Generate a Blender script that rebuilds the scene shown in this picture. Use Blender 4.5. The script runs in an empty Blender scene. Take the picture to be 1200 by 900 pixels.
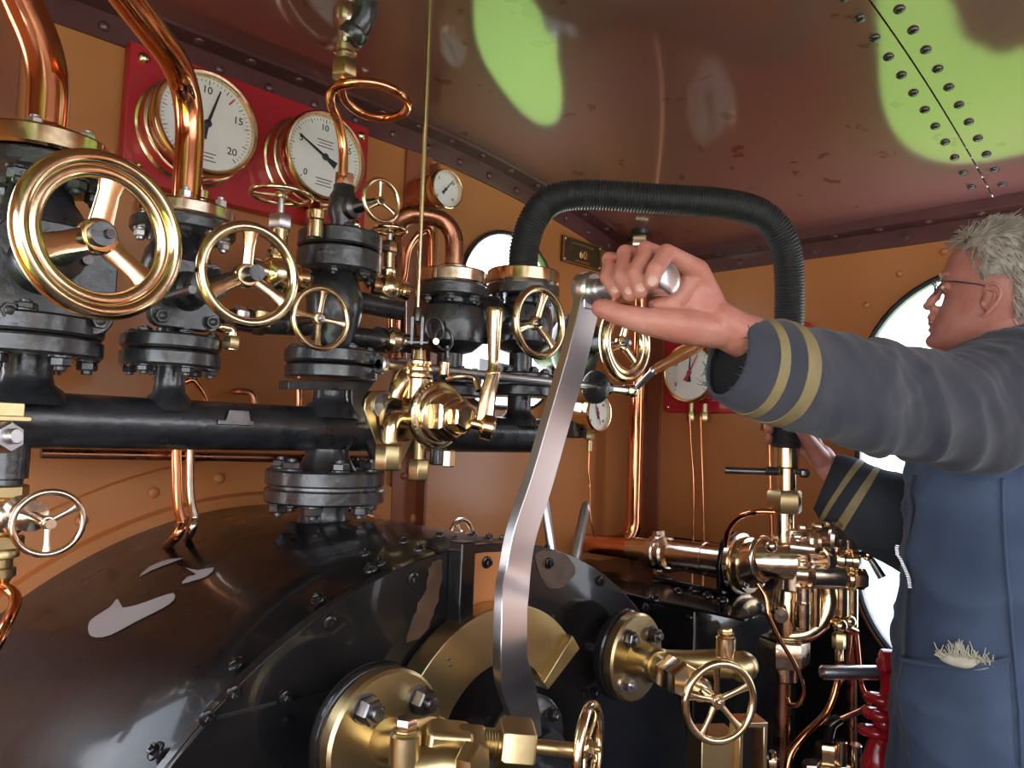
import bpy, math, random
from mathutils import Vector as V, Matrix
random.seed(7)
S = bpy.context.scene
COL = S.collection
PI = math.pi
def nrm(v): return V(v).normalized()
# ------------------------------------------------------------------ camera
FPX = 880.0
CAM = V((0, 0, 1.38))
yaw, pit, rol = math.radians(45), math.radians(3.7), math.radians(2.0)
f0 = V((math.sin(yaw), math.cos(yaw), 0)); r0 = V((math.cos(yaw), -math.sin(yaw), 0)); Z = V((0, 0, 1))
FW = f0*math.cos(pit) + Z*math.sin(pit)
u1 = -f0*math.sin(pit) + Z*math.cos(pit)
RT = r0*math.cos(rol) + u1*math.sin(rol)
UP = u1*math.cos(rol) - r0*math.sin(rol)
cd = bpy.data.cameras.new('camera'); cam = bpy.data.objects.new('camera', cd); COL.objects.link(cam)
cd.sensor_width = 36; cd.lens = FPX/1200*36; cd.clip_start = 0.02; cd.clip_end = 400
cam.matrix_world = Matrix(((RT.x, UP.x, -FW.x, CAM.x), (RT.y, UP.y, -FW.y, CAM.y), (RT.z, UP.z, -FW.z, CAM.z), (0, 0, 0, 1)))
S.camera = cam
# surveying helpers: turn a sight line into a place in the cab
def ray(px, py): return FW + RT*((px-600)/FPX) + UP*((450-py)/FPX)
def PD(px, py, d): return CAM + ray(px, py)*d
def PY(px, py, Y): r = ray(px, py); return CAM + r*((Y-CAM.y)/r.y)
def PX(px, py, X): r = ray(px, py); return CAM + r*((X-CAM.x)/r.x)
def PZ(px, py, z): r = ray(px, py); return CAM + r*((z-CAM.z)/r.z)
def depth(p): return (V(p)-CAM).dot(FW)
def pxm(p, n): return n*depth(p)/FPX      # n pixels at p, in metres
# ------------------------------------------------------------------ mesh builder
def frame(ax, ref=None):
    ax = nrm(ax)
    if ref is None: ref = Z if abs(ax.z) < .9 else V((1, 0, 0))
    u = V(ref) - ax*V(ref).dot(ax)
    if u.length < 1e-6:
        u = V((1, 0, 0)) - ax*ax.x
    u.normalize()
    return u, ax.cross(u).normalized(), ax
class MB:
    def __init__(s): s.v = []; s.f = []
    def add(s, vs, fs):
        b = len(s.v); s.v += [V(x) for x in vs]; s.f += [tuple(i+b for i in f) for f in fs]; return s
    def loft(s, rings, caps=(True, True), closed=False):
        n = len(rings[0]); b = len(s.v)
        for r in rings: s.v += [V(x) for x in r]
        m = len(rings)
        for i in range(m if closed else m-1):
            a = b+i*n; c = b+((i+1) % m)*n
            for j in range(n):
                k = (j+1) % n
                s.f.append((a+j, a+k, c+k, c+j))
        if not closed:
            if caps[0]: s.f.append(tuple(b+j for j in reversed(range(n))))
            if caps[1]: s.f.append(tuple(b+(m-1)*n+j for j in range(n)))
        return s
    def tube(s, pts, r, n=14, caps=(True, True), closed=False, sq=1.0, ref=None):
        pts = [V(p) for p in pts]; m = len(pts)
        rs = list(r) if isinstance(r, (list, tuple)) else [r]*m
        tans = []
        for i in range(m):
            if closed: t = pts[(i+1) % m]-pts[i-1]
            else: t = pts[min(i+1, m-1)]-pts[max(i-1, 0)]
            tans.append(t.normalized())
        u, w, _ = frame(tans[0], ref)
        rings = []
        for i in range(m):
            t = tans[i]
            u = u - t*u.dot(t)
            u.normalize(); w = t.cross(u)
            rings.append([pts[i] + u*math.cos(2*PI*j/n)*rs[i] + w*math.sin(2*PI*j/n)*rs[i]*sq for j in range(n)])
        return s.loft(rings, caps, closed)
    def lathe(s, prof, o, ax, n=28, ref=None, caps=(True, True), ph=0):
        o = V(o); u, w, a = frame(ax, ref)
        rings = [[o + a*h + (u*math.cos(2*PI*j/n+ph)+w*math.sin(2*PI*j/n+ph))*r for j in range(n)] for r, h in prof]
        return s.loft(rings, caps)
    def cyl(s, a, b, r, n=24, r2=None, ref=None):
        a = V(a); b = V(b); L = (b-a).length
        return s.lathe([(r, 0), (r if r2 is None else r2, L)], a, b-a, n, ref)
    def rod(s, a, b, r, n=20, e=None):
        a = V(a); b = V(b); L = (b-a).length; e = r*.15 if e is None else e
        return s.lathe([(r-e, 0), (r, e), (r, L-e), (r-e, L)], a, b-a, n)
    def hexa(s, a, b, r, n=6, ref=None, ph=0):
        a = V(a); b = V(b); L = (b-a).length; c = min(r*.14, L*.3)
        return s.lathe([(r*.88, 0), (r, c), (r, L-c), (r*.88, L)], a, b-a, n, ref, ph=ph)
    def box(s, c, sx, sy, sz, A=None):
        c = V(c); A = A or (V((1, 0, 0)), V((0, 1, 0)), Z)
        vs = [c + A[0]*(sx/2*i) + A[1]*(sy/2*j) + A[2]*(sz/2*k) for i in (-1, 1) for j in (-1, 1) for k in (-1, 1)]
        return s.add(vs, [(0, 1, 3, 2), (4, 6, 7, 5), (0, 4, 5, 1), (2, 3, 7, 6), (0, 2, 6, 4), (1, 5, 7, 3)])
    def prism(s, poly, dv):
        poly = [V(p) for p in poly]; n = len(poly); dv = V(dv)
        return s.loft([poly, [p+dv for p in poly]])
    def ell(s, c, rx, ry, rz, A=None, n=20, m=12):
        c = V(c); A = A or (V((1, 0, 0)), V((0, 1, 0)), Z)
        b = len(s.v); s.v.append(c - A[2]*rz)
        for i in range(1, m):
            t = -PI/2 + PI*i/m
            for j in range(n):
                p = 2*PI*j/n
                s.v.append(c + A[0]*(rx*math.cos(t)*math.cos(p)) + A[1]*(ry*math.cos(t)*math.sin(p)) + A[2]*(rz*math.sin(t)))
        s.v.append(c + A[2]*rz)
        top = len(s.v)-1
        for j in range(n):
            k = (j+1) % n
            s.f.append((b, b+1+k, b+1+j)); s.f.append((top, top-n+j, top-n+k))
            for i in range(m-2):
                a = b+1+i*n; d = a+n
                s.f.append((a+j, a+k, d+k, d+j))
        return s
    def sph(s, c, r, n=16): return s.ell(c, r, r, r, None, n, max(8, n//2))
    def torus(s, c, ax, R, r, n=40, m=12, sq=1.0, a0=0, a1=None):
        u, w, a = frame(ax); c = V(c)
        full = a1 is None; a1 = 2*PI if full else a1
        k = n if full else n+1
        rings = []
        for i in range(k):
            t = a0+(a1-a0)*i/n; d = u*math.cos(t)+w*math.sin(t)
            rings.append([c + d*(R+r*math.cos(2*PI*j/m)) + a*(r*sq*math.sin(2*PI*j/m)) for j in range(m)])
        return s.loft(rings, (not full, not full), full)
def round_path(pts, rad, seg=8):
    pts = [V(p) for p in pts]; out = [pts[0]]
    for i in range(1, len(pts)-1):
        a, b, c = pts[i-1], pts[i], pts[i+1]
        r = rad[i-1] if isinstance(rad, (list, tuple)) else rad
        r = min(r, (a-b).length*.49, (c-b).length*.49)
        p, q = b+(a-b).normalized()*r, b+(c-b).normalized()*r
        out.append(p+(a-b).normalized()*min(.012, (a-p).length*.3))
        for k in range(seg+1):
            t = k/seg; out.append(p*(1-t)**2 + b*(2*t*(1-t)) + q*t*t)
        out.append(q+(c-b).normalized()*min(.012, (c-q).length*.3))
    out.append(pts[-1]); return out
def spline(pts, seg=8, closed=False):
    P = [V(p) for p in pts]; n = len(P); out = []
    for i in range(n if closed else n-1):
        if closed: a, b, c, d = P[i-1], P[i], P[(i+1) % n], P[(i+2) % n]
        else: a, b, c, d = P[max(i-1, 0)], P[i], P[i+1], P[min(i+2, n-1)]
        for k in range(seg):
            t = k/seg
            out.append(.5*((2*b)+(c-a)*t+(2*a-5*b+4*c-d)*t*t+(3*b-a-3*c+d)*t**3))
    if not closed: out.append(P[-1])
    return out
# ------------------------------------------------------------------ materials
def mat(name, col, rough=.5, metal=0., coat=0., spec=.5, noise=None, bump=None, crough=.05, rvar=0., sheen=0., sub=0., emis=None, wear=None):
    """noise=(scale, colour, amount); bump=(scale, strength); wear=(scale, colour, threshold)"""
    m = bpy.data.materials.new(name); m.use_nodes = True
    N = m.node_tree.nodes; L = m.node_tree.links; b = N['Principled BSDF']
    b.inputs['Base Color'].default_value = (*col, 1); b.inputs['Roughness'].default_value = rough
    b.inputs['Metallic'].default_value = metal; b.inputs['Coat Weight'].default_value = coat
    b.inputs['Coat Roughness'].default_value = crough; b.inputs['Specular IOR Level'].default_value = spec
    if sheen: b.inputs['Sheen Weight'].default_value = sheen; b.inputs['Sheen Roughness'].default_value = .5
    if sub:
        b.inputs['Subsurface Weight'].default_value = sub; b.inputs['Subsurface Radius'].default_value = (.012, .004, .002)
        b.inputs['Subsurface Scale'].default_value = 1.0
    if emis: b.inputs['Emission Color'].default_value = (*col, 1); b.inputs['Emission Strength'].default_value = emis
    tc = N.new('ShaderNodeNewGeometry').outputs['Position']
    def tex(sc, det=4):
        t = N.new('ShaderNodeTexNoise'); t.inputs['Scale'].default_value = sc; t.inputs['Detail'].default_value = det
        L.new(tc, t.inputs['Vector']); return t
    last = None
    def mixin(fac, colr):
        nonlocal last
        mx = N.new('ShaderNodeMix'); mx.data_type = 'RGBA'
        if last is None: mx.inputs['A'].default_value = (*col, 1)
        else: L.new(last, mx.inputs['A'])
        mx.inputs['B'].default_value = (*colr, 1); L.new(fac, mx.inputs['Factor']); last = mx.outputs['Result']
    def ramp(src, lo, hi, out=1.):
        r = N.new('ShaderNodeMapRange'); r.inputs['From Min'].default_value = lo; r.inputs['From Max'].default_value = hi
        r.inputs['To Max'].default_value = out; L.new(src, r.inputs['Value']); return r.outputs['Result']
    if noise:
        t = tex(noise[0]); mixin(ramp(t.outputs['Fac'], .35, .7, noise[2]), noise[1])
    if wear:
        t = tex(wear[0], 8); f = ramp(t.outputs['Fac'], wear[2], wear[2]+.03); mixin(f, wear[1])
    if last is not None: L.new(last, b.inputs['Base Color'])
    if rvar:
        t = tex(noise[0]*1.7 if noise else 14); r = N.new('ShaderNodeMapRange'); L.new(t.outputs['Fac'], r.inputs['Value'])
        r.inputs['From Min'].default_value = .3; r.inputs['From Max'].default_value = .7
        r.inputs['To Min'].default_value = max(rough-rvar, .02); r.inputs['To Max'].default_value = rough+rvar
        L.new(r.outputs['Result'], b.inputs['Roughness'])
    if bump:
        t = tex(bump[0], 5); bp = N.new('ShaderNodeBump'); bp.inputs['Strength'].default_value = bump[1]; bp.inputs['Distance'].default_value = .002
        L.new(t.outputs['Fac'], bp.inputs['Height']); L.new(bp.outputs['Normal'], b.inputs['Normal'])
        if coat: L.new(bp.outputs['Normal'], b.inputs['Coat Normal'])
    return m
M = {}
M['brass'] = mat('polished brass', (.88, .68, .42), .17, 1, noise=(30, (.76, .55, .34), .5), rvar=.07, bump=(60, .06))
M['brass_dull'] = mat('dull brass', (.62, .49, .26), .32, 1, noise=(9, (.50, .36, .17), .6), bump=(90, .12))
M['gunmetal'] = mat('gunmetal bronze', (.80, .64, .49), .2, 1, noise=(30, (.66, .49, .35), .5), rvar=.08, bump=(80, .12))
M['copper'] = mat('polished copper', (.90, .38, .19), .13, 1, noise=(22, (.68, .26, .12), .6), rvar=.06, bump=(40, .05))
M['copper_dull'] = mat('dull copper', (.5, .22, .13), .3, 1, noise=(20, (.3, .12, .07), .6), rvar=.1)
M['steel'] = mat('bright steel', (.72, .70, .72), .30, 1, noise=(3, (.66, .64, .65), .6))
M['steel_dark'] = mat('oily steel', (.22, .21, .21), .36, 1, noise=(50, (.1, .09, .09), .6), rvar=.1)
M['iron'] = mat('black painted iron', (.012, .013, .016), .34, 0, spec=.6, coat=.7, crough=.22, noise=(35, (.035, .037, .043), .6), bump=(60, .55), rvar=.1)
M['black_gloss'] = mat('glossy black paint', (.006, .006, .007), .2, 0, spec=.2, coat=.5, crough=.05, noise=(7, (.02, .017, .015), .7), bump=(9, .12), rvar=.08)
M['black_wrap'] = mat('black lagging paint', (.006, .0055, .006), .30, 0, spec=.22, coat=.42, crough=.07, noise=(7, (.012, .010, .010), .7), bump=(9, .10), rvar=.08)
M['hose'] = mat('black rubber', (.018, .019, .02), .5, 0, noise=(60, (.05, .05, .05), .4))
M['orange'] = mat('ochre cab paint', (.53, .21, .066), .38, 0, spec=.35, coat=.25, crough=.18, noise=(4, (.49, .175, .05), .8), bump=(18, .1), wear=(60, (.16, .07, .03), .76))
M['orange_dark'] = mat('brown strapping paint', (.3, .085, .03), .3, 0, coat=.4, crough=.2, noise=(8, (.24, .07, .03), .7), bump=(20, .1))
M['ceil'] = mat('maroon roof paint', (.215, .078, .075), .5, 0, spec=.2, coat=1, crough=.09, noise=(2.2, (.24, .11, .10), .7), bump=(2.4, .22), wear=(16, (.14, .035, .02), .655))
M['maroon'] = mat('maroon angle paint', (.1, .035, .035), .32, 0, coat=.4, crough=.2, noise=(12, (.15, .06, .055), .6), bump=(30, .2))
M['red'] = mat('red board paint', (.50, .012, .022), .4, 0, coat=.3, noise=(9, (.4, .01, .02), .6), bump=(25, .1))
M['red_gloss'] = mat('red gloss paint', (.42, .012, .018), .22, 0, coat=.5, bump=(40, .2))
M['dial'] = mat('enamel dial', (.86, .85, .78), .5, 0, noise=(20, (.7, .68, .6), .3))
M['ink'] = mat('black dial ink', (.015, .015, .018), .5)
M['ink_red'] = mat('red dial ink', (.5, .03, .03), .5)
M['wood'] = mat('varnished wood', (.42, .13, .03), .25, 0, coat=.6, noise=(40, (.25, .07, .02), .7))
M['plate'] = mat('tarnished brass plate', (.16, .12, .055), .42, .8, noise=(60, (.07, .05, .03), .7))
M['floor'] = mat('wooden footboards', (.07, .05, .035), .6, 0, noise=(10, (.04, .03, .02), .8), bump=(30, .3))
M['flat_grey'] = mat('flat grey over black paint', (.34, .32, .31), .38, 0, noise=(30, (.3, .28, .27), .7), bump=(40, .1))
M['rust'] = mat('rubbed brown patch', (.10, .055, .035), .4, 0, noise=(60, (.05, .03, .02), .8), bump=(60, .3))
M['glass'] = mat('gauge glass', (1, 1, 1), .03)
def glassify(m):
    b = m.node_tree.nodes['Principled BSDF']; b.inputs['Transmission Weight'].default_value = 1; b.inputs['IOR'].default_value = 1.45
glassify(M['glass'])
# ------------------------------------------------------------------ objects
def tag(o, label=None, cat=None, group=None, kind=None):
    if label: o['label'] = label
    if cat: o['category'] = cat
    if group: o['group'] = group
    if kind: o['kind'] = kind
    return o
WORLD = {}
def mesh_obj(name, mb, m, parent=None, origin=None, bev=0., sharp=38, smooth=True, modifiers=()):
    c = V(origin) if origin is not None else (sum(mb.v, V((0, 0, 0)))/len(mb.v))
    me = bpy.data.meshes.new(name); me.from_pydata([tuple(v-c) for v in mb.v], [], mb.f); me.update()
    if smooth:
        me.polygons.foreach_set('use_smooth', [True]*len(me.polygons))
        try: me.set_sharp_from_angle(angle=math.radians(sharp))
        except Exception: pass
    me.materials.append(M[m] if isinstance(m, str) else m)
    o = bpy.data.objects.new(name, me); COL.objects.link(o)
    pl = WORLD[parent.name] if parent else V((0, 0, 0))
    o.location = c - pl
    if parent: o.parent = parent
    WORLD[o.name] = c
    if bev:
        b = o.modifiers.new('bevel', 'BEVEL'); b.width = bev; b.segments = 2; b.limit_method = 'ANGLE'; b.angle_limit = math.radians(40)
    for k in modifiers: k(o)
    return o
class Thing:
    def __init__(s, name, label, cat, loc, group=None):
        o = bpy.data.objects.new(name, None); COL.objects.link(o); o.location = V(loc); o.empty_display_size = .02
        WORLD[o.name] = V(loc); tag(o, label, cat, group); s.o = o
    def part(s, name, mb, m, parent=None, label=None, **k):
        o = mesh_obj(name, mb, m, parent or s.o, **k)
        if label: o['label'] = label
        return o
def struct(name, mb, m, **k):
    o = mesh_obj(name, mb, m, None, origin=k.pop('origin', (0, 0, 0)), **k); o['kind'] = 'structure'; return o
def solo(name, label, cat, mb, m, group=None, kind=None, **k):
    return tag(mesh_obj(name, mb, m, None, **k), label, cat, group, kind)
# copies of a fastener: one shared mesh, one object each
FAST = {}
def fastener(kind, r, h):
    key = (kind, round(r, 4), round(h, 4))
    if key in FAST: return FAST[key]
    mb = MB()
    if kind == 'bolt':       # hex head, washer and a stub of thread
        mb.lathe([(r*1.15, 0), (r*1.15, h*.12)], (0, 0, 0), Z, 18)
        mb.hexa((0, 0, h*.1), (0, 0, h*.72), r)
        mb.lathe([(r*.55, h*.6), (r*.55, h*.95), (r*.45, h)], (0, 0, 0), Z, 12)
    elif kind == 'head':
        mb.hexa((0, 0, 0), (0, 0, h), r)
    elif kind == 'rivet':
        mb.lathe([(r, 0), (r*.97, h*.3), (r*.8, h*.65), (r*.45, h*.93), (.0003, h)], (0, 0, 0), Z, 14, caps=(True, False))
    elif kind == 'screw':    # round washer with a small square nut
        mb.lathe([(r, 0), (r*.95, h*.25), (r*.7, h*.35)], (0, 0, 0), Z, 14)
        mb.hexa((0, 0, h*.2), (0, 0, h*.9), r*.62, 6)
        mb.lathe([(r*.3, h*.7), (r*.25, h*1.2)], (0, 0, 0), Z, 10)
    me = bpy.data.meshes.new(kind); me.from_pydata([tuple(v) for v in mb.v], [], mb.f); me.update()
    me.polygons.foreach_set('use_smooth', [True]*len(me.polygons)); me.set_sharp_from_angle(angle=math.radians(35))
    FAST[key] = me; return me
def fix(T, kind, p, ax, r, h, m='iron', name=None, spin=None, parent=None):
    base = fastener(kind, r, h); me = base
    mm = M[m]
    key = (base.name, m)
    if key not in FAST:
        c = base.copy(); c.materials.clear(); c.materials.append(mm); FAST[key] = c
    me = FAST[key]
    o = bpy.data.objects.new(name or {'head': 'bolt', 'screw': 'bolt'}.get(kind, kind), me); COL.objects.link(o)
    par = parent or (T.o if isinstance(T, Thing) else T)
    u, w, a = frame(ax)
    q = random.random()*PI if spin is None else spin
    u2 = u*math.cos(q)+w*math.sin(q); w2 = a.cross(u2)
    Mx = Matrix((( u2.x, w2.x, a.x), (u2.y, w2.y, a.y), (u2.z, w2.z, a.z)))
    o.rotation_euler = Mx.to_euler()
    o.location = V(p) - (WORLD[par.name] if par else V((0, 0, 0)))
    if par: o.parent = par
    return o
def ring_bolts(T, c, ax, R, n, r, h, m='iron', kind='bolt', a0=0., name=None):
    u, w, a = frame(ax)
    for i in range(n):
        t = a0+2*PI*i/n
        fix(T, kind, V(c)+(u*math.cos(t)+w*math.sin(t))*R, ax, r, h, m, name)
def flange(T, c, ax, R, th, m='iron', hole=None, name='flange', lobes=0):
    """disc from c along ax with a softened edge"""
    mb = MB(); e = min(th*.22, .003)
    mb.lathe([(R*.2, 0), (R-e, 0), (R, e), (R, th-e), (R-e, th), (R*.2, th)], c, ax, 40)
    return T.part(name, mb, m)
def handwheel(T, c, ax, R, r, ns=3, m='brass', hub=.2, spin=0., sw=.16, nut='steel', dish=.0, st=.5, flat=1., nutk=.55, groove=False, name='handwheel'):
    """rim, spokes and hub cast in one; the spindle nut is a sub-part. ax points at the driver"""
    mb = MB(); u, w, a = frame(ax); c = V(c)
    mb.torus(c, ax, R-r, r, 56, 14, flat)
    if groove: mb.torus(c-a*r*.1, ax, R-r*2.35, r*.95, 56, 12, .75)
    for i in range(ns):
        t = spin+2*PI*i/ns
        d = u*math.cos(t)+w*math.sin(t); q = a.cross(d)
        rings = []
        for k, (f, wd, th) in enumerate(((hub*.6, .8, 1.2), (.35, .75, 1.), (.6, .72, .9), (.85, .95, .8), (1., 1.5, .8))):
            p = c + d*((R-r*1.2)*f) - a*(dish*(1-f)*1.0)
            ww = R*sw*wd*.5; tt = R*sw*st*th*.5
            se = lambda v: math.copysign(abs(v)**.55, v)
            rings.append([p + q*(ww*se(math.cos(2*PI*j/12))) + a*(tt*se(math.sin(2*PI*j/12))) for j in range(12)])
        mb.loft(rings)
    cc = c - a*dish
    h = R*hub
    mb.lathe([(h*.85, -h*.55), (h, -h*.35), (h, h*.35), (h*.85, h*.55), (h*.55, h*.6)], cc, ax, 26)
    W = T.part(name, mb, m)
    n = MB(); n.hexa(cc+a*h*.5, cc+a*(h*.5+h*.55), h*nutk); n.lathe([(h*nutk*.55, 0), (h*nutk*.5, h*.5)], cc+a*h*.95, ax, 14)
    T.part('spindle_nut', n, nut, W)
    return W
# ================================================================== THE CAB
YF, XR, XL = 1.30, 1.87, -0.55
ZH = CAM.z
def roof_z(x):
    x = max(x, XL)
    base = .655 + ZH
    if x > .95: base -= .135*((x-.95)/(XR-.95))**1.7
    if x < .35: base -= .10*((.35-x)/(.35-XL))**2
    return base
YB = -1.86    # open above at the rear; unseen side walls carried back to block grass reflections
def fill_holes(outer, holes, to3, dv):
    """plate with openings: triangulated face, thickness dv"""
    import bmesh
    bm = bmesh.new(); loops = []
    for lp in [outer]+holes:
        vs = [bm.verts.new(to3(*p)) for p in lp]
        es = [bm.edges.new((vs[i], vs[(i+1) % len(vs)])) for i in range(len(vs))]
        loops += es
    bmesh.ops.triangle_fill(bm, use_beauty=True, use_dissolve=False, edges=loops)
    bm.verts.index_update(); bm.verts.ensure_lookup_table()
    vs = [v.co.copy() for v in bm.verts]; fs = [tuple(v.index for v in f.verts) for f in bm.faces]
    nv = len(vs); allv = vs+[v+V(dv) for v in vs]
    fs2 = list(fs)+[tuple(i+nv for i in reversed(f)) for f in fs]
    i0 = 0
    for lp in [outer]+holes:
        n = len(lp)
        for i in range(n):
            a, b = i0+i, i0+(i+1) % n
            fs2.append((a, b, b+nv, a+nv))
        i0 += n
    bm.free()
    mb = MB(); mb.add(allv, fs2); return mb
def rrect(x0, x1, z0, z1, rt, rb, n=10):
    pts = []
    for cx, cz, r, a0 in ((x1-rt, z1-rt, rt, 0), (x0+rt, z1-rt, rt, PI/2), (x0+rb, z0+rb, rb, PI), (x1-rb, z0+rb, rb, 1.5*PI)):
        for k in range(n+1):
            t = a0+PI/2*k/n; pts.append((cx+r*math.cos(t), cz+r*math.sin(t)))
    return pts
# front plate with two spectacle openings, unseen left one enlarged to add sheen on boiler
WX0, WX1, WZ0, WZ1 = 1.115, 1.435, ZH+.06, ZH+.485
out = [(XL, 0.), (XR, 0.)] + [(x, roof_z(x)+.01) for x in [XR-(XR-XL)*k/40 for k in range(41)]]
w1 = rrect(WX0, WX1, WZ0, WZ1, .15, .10); w2 = rrect(-.45, .02, ZH-.22, WZ1, .15, .10)
struct('wall_front', fill_holes(out, [w1, w2], lambda x, z: (x, YF, z), (0, .012, 0)), 'orange', smooth=False)
def trim_loop(name, pts, to3, ax, m, r=.011, sq=.6, rn=.016):
    mb = MB(); P = [V(to3(*p)) for p in pts]
    mb.tube(P, r, 8, closed=True, sq=sq, ref=ax)
    return struct(name, mb, m)
trim_loop('window_1', w1, lambda x, z: (x, YF-.004, z), V((0, 1, 0)), 'iron')
trim_loop('window_2', w2, lambda x, z: (x, YF-.004, z), V((0, 1, 0)), 'iron')
# right side plate with its big round-cornered opening
SY0, SY1, SZ0, SZ1 = -.30, .685, ZH-.53, ZH+.40
side = rrect(SY0, SY1, SZ0, SZ1, .27, .24, 14)
sout = [(YB, 0.), (YF, 0.), (YF, roof_z(XR)+.01), (YB, roof_z(XR)+.01)]
struct('wall_right', fill_holes(sout, [side], lambda y, z: (XR, y, z), (.012, 0, 0)), 'orange', smooth=False)
trim_loop('window_3', side, lambda y, z: (XR-.002, y, z), V((1, 0, 0)), 'iron', r=.014)
sl = rrect(-1.5, .685, ZH-.53, ZH+.40, .27, .24, 14)  # unseen left opening, lengthened rearward to send more light to the right wall
struct('wall_left', fill_holes([(YB, 0.), (YF, 0.), (YF, roof_z(XL)+.01), (YB, roof_z(XL)+.01)], [sl], lambda y, z: (XL, y, z), (-.012, 0, 0)), 'orange', smooth=False)
trim_loop('window_4', sl, lambda y, z: (XL+.002, y, z), V((1, 0, 0)), 'iron', r=.014)
# roof sheet (arched) and floor
mb = MB(); NX = 60
seam_y = None
def roof_sheet(y0, y1, x0=XL, x1=XR, dz=0):
    r = [[], []]
    for k in range(NX+1):
        x = x0+(x1-x0)*k/NX
        r[0].append((x, roof_z(x)+dz))
    m_ = MB()
    lower0 = [V((x, y0, z)) for x, z in r[0]]; lower1 = [V((x, y1, z)) for x, z in r[0]]
    n = NX+1
    vs = lower0+lower1+[v+V((0, 0, .008)) for v in lower0+lower1]
    fs = []
    for i in range(NX):
        fs.append((i, i+1, n+i+1, n+i)); fs.append((2*n+i, 3*n+i, 3*n+i+1, 2*n+i+1))
        fs.append((i, 2*n+i, 2*n+i+1, i+1)); fs.append((n+i, n+i+1, 3*n+i+1, 3*n+i))
    fs.append((0, n, 3*n, 2*n)); fs.append((NX, 2*n+NX, 3*n+NX, n+NX))
    return m_.add(vs, fs)
PS = PX(1165, 208, XR-.045); SEAM = PS.y
struct('ceiling', roof_sheet(SEAM+.0015, YF+.012), 'ceil', sharp=60)
o = struct('ceiling', roof_sheet(-1.25, SEAM-.0015), 'ceil', sharp=60); 
# rivets either side of the roof joint
root = None
mb = MB()
for k in range(NX): pass
mbj = MB()
for k in range(NX):
    x0 = XL+(XR-XL)*k/NX; x1 = XL+(XR-XL)*(k+1)/NX
    mbj.box(((x0+x1)/2, SEAM, (roof_z(x0)+roof_z(x1))/2+.011), x1-x0+.004, .12, .006)
struct('trim_1', mbj, 'maroon')
RIV = Thing('roof_seam_rivet_row', 'double row of dark rivets along the joint of the maroon roof sheets', 'rivets', (1.3, SEAM, roof_z(1.3)))
x = XR-.10
while x > .75:
    for s, q in ((-1, 0), (1, .012)):
        fix(RIV, 'rivet', (x-q, SEAM+s*.026, roof_z(x-q)), (0, 0, -1), .0085, .006, 'iron')
    x -= .062
mb = MB().box(((XL+XR)/2, (YB+YF)/2, -.02), XR-XL+.02, YF-YB+.02, .04); struct('floor', mb, 'floor', smooth=False)
# angle irons: front (follows the arch) and right side
AW = .052
mb = MB(); xs = [XL+(XR-XL)*k/50 for k in range(51)]
mb.loft([[V((x, YF, roof_z(x)-AW)), V((x, YF-.007, roof_z(x)-AW)), V((x, YF-.007, roof_z(x)-.008)), V((x, YF-AW, roof_z(x)-.008)), V((x, YF-AW, roof_z(x))), V((x, YF, roof_z(x)))] for x in xs])
struct('trim_2', mb, 'maroon', bev=.001)
mb = MB(); z = roof_z(XR)
mb.loft([[V((XR, y, z-AW)), V((XR-.007, y, z-AW)), V((XR-.007, y, z-.012)), V((XR-AW, y, z-.010)), V((XR-AW, y, roof_z(XR-AW)+.002)), V((XR, y, z))] for y in (YB, YF-.007)])
struct('trim_3', mb, 'maroon', bev=.001)
T1 = Thing('front_angle_rivet_row', 'rivets along the curved maroon angle over the front plate', 'rivets', (.65, YF-.03, roof_z(.65)-.03))
x = XL+.05
while x < XR-.05:
    fix(T1, 'rivet', (x, YF-.007, roof_z(x)-AW*.62), (0, -1, 0), .009, .006, 'maroon')
    fix(T1, 'rivet', (x+.045, YF-AW*.62, roof_z(x+.045)-.008), (0, 0, -1), .009, .006, 'maroon')
    x += .094
T2 = Thing('side_angle_rivet_row', 'rivets along the straight maroon angle above the side opening', 'rivets', (XR-.03, .6, z-.03))
y = YF-.09
while y > -.2:
    fix(T2, 'screw', (XR-.007, y, z-AW*.6), (-1, 0, 0), .009, .007, 'maroon', name='rivet')
    fix(T2, 'rivet', (XR-AW*.6, y+.05, z-.010), (0, 0, -1), .009, .006, 'maroon')
    y -= .105
q = rrect(SY0-.05, SY1+.05, SZ0-.05, SZ1+.05, .30, .27, 14)
T4 = Thing('window_rivet_ring', 'round rivets bordering the big side opening', 'rivets', (XR, .69, ZH))
acc_ = 0
for a_, b_ in zip(q, q[1:]):
    acc_ += math.hypot(b_[0]-a_[0], b_[1]-a_[1])
    if acc_ > .10:
        acc_ = 0
        if b_[0] > .2: fix(T4, 'rivet', (XR-.001, b_[0], b_[1]), (-1, 0, 0), .008, .005, 'orange')
# upright strips on the front plate and in the corner
def strip(name, x, w, z0, z1, th=.008, m='orange_dark'):
    mb = MB().box((x, YF-th/2, (z0+z1)/2), w, th, z1-z0)
    return struct(name, mb, m, bev=.001)
xa = PY(469, 300, YF).x; xb = PY(500, 300, YF).x
strip('trim_4', (xa+xb)/2, xb-xa, ZH-.35, roof_z(1)-AW)
mb = MB().box((xb-.004, YF-.022, ZH+.12), .008, .030, .93); struct('trim_5', mb, 'orange_dark', bev=.001)
xc = PY(22, 80, YF).x
strip('trim_6', xc-.05, .10, ZH-.6, roof_z(xc)-AW)
mb = MB().box((XR-.028, YF-.004, ZH-.1), .055, .008, 1.2); struct('trim_7', mb, 'orange_dark', bev=.001)
mb = MB().box((XR-.004, YF-.03, ZH-.1), .008, .045, 1.2); struct('trim_8', mb, 'orange_dark', bev=.001)
for nm, xx, zz in (('a', (xa+xb)/2-.006, .0), ('b', xc-.03, .0)): 
    for k in range(5):
        fix(T1, 'rivet', (xx, YF-.008, ZH+.5-.2*k), (0, -1, 0), .008, .005, 'orange_dark')
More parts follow.
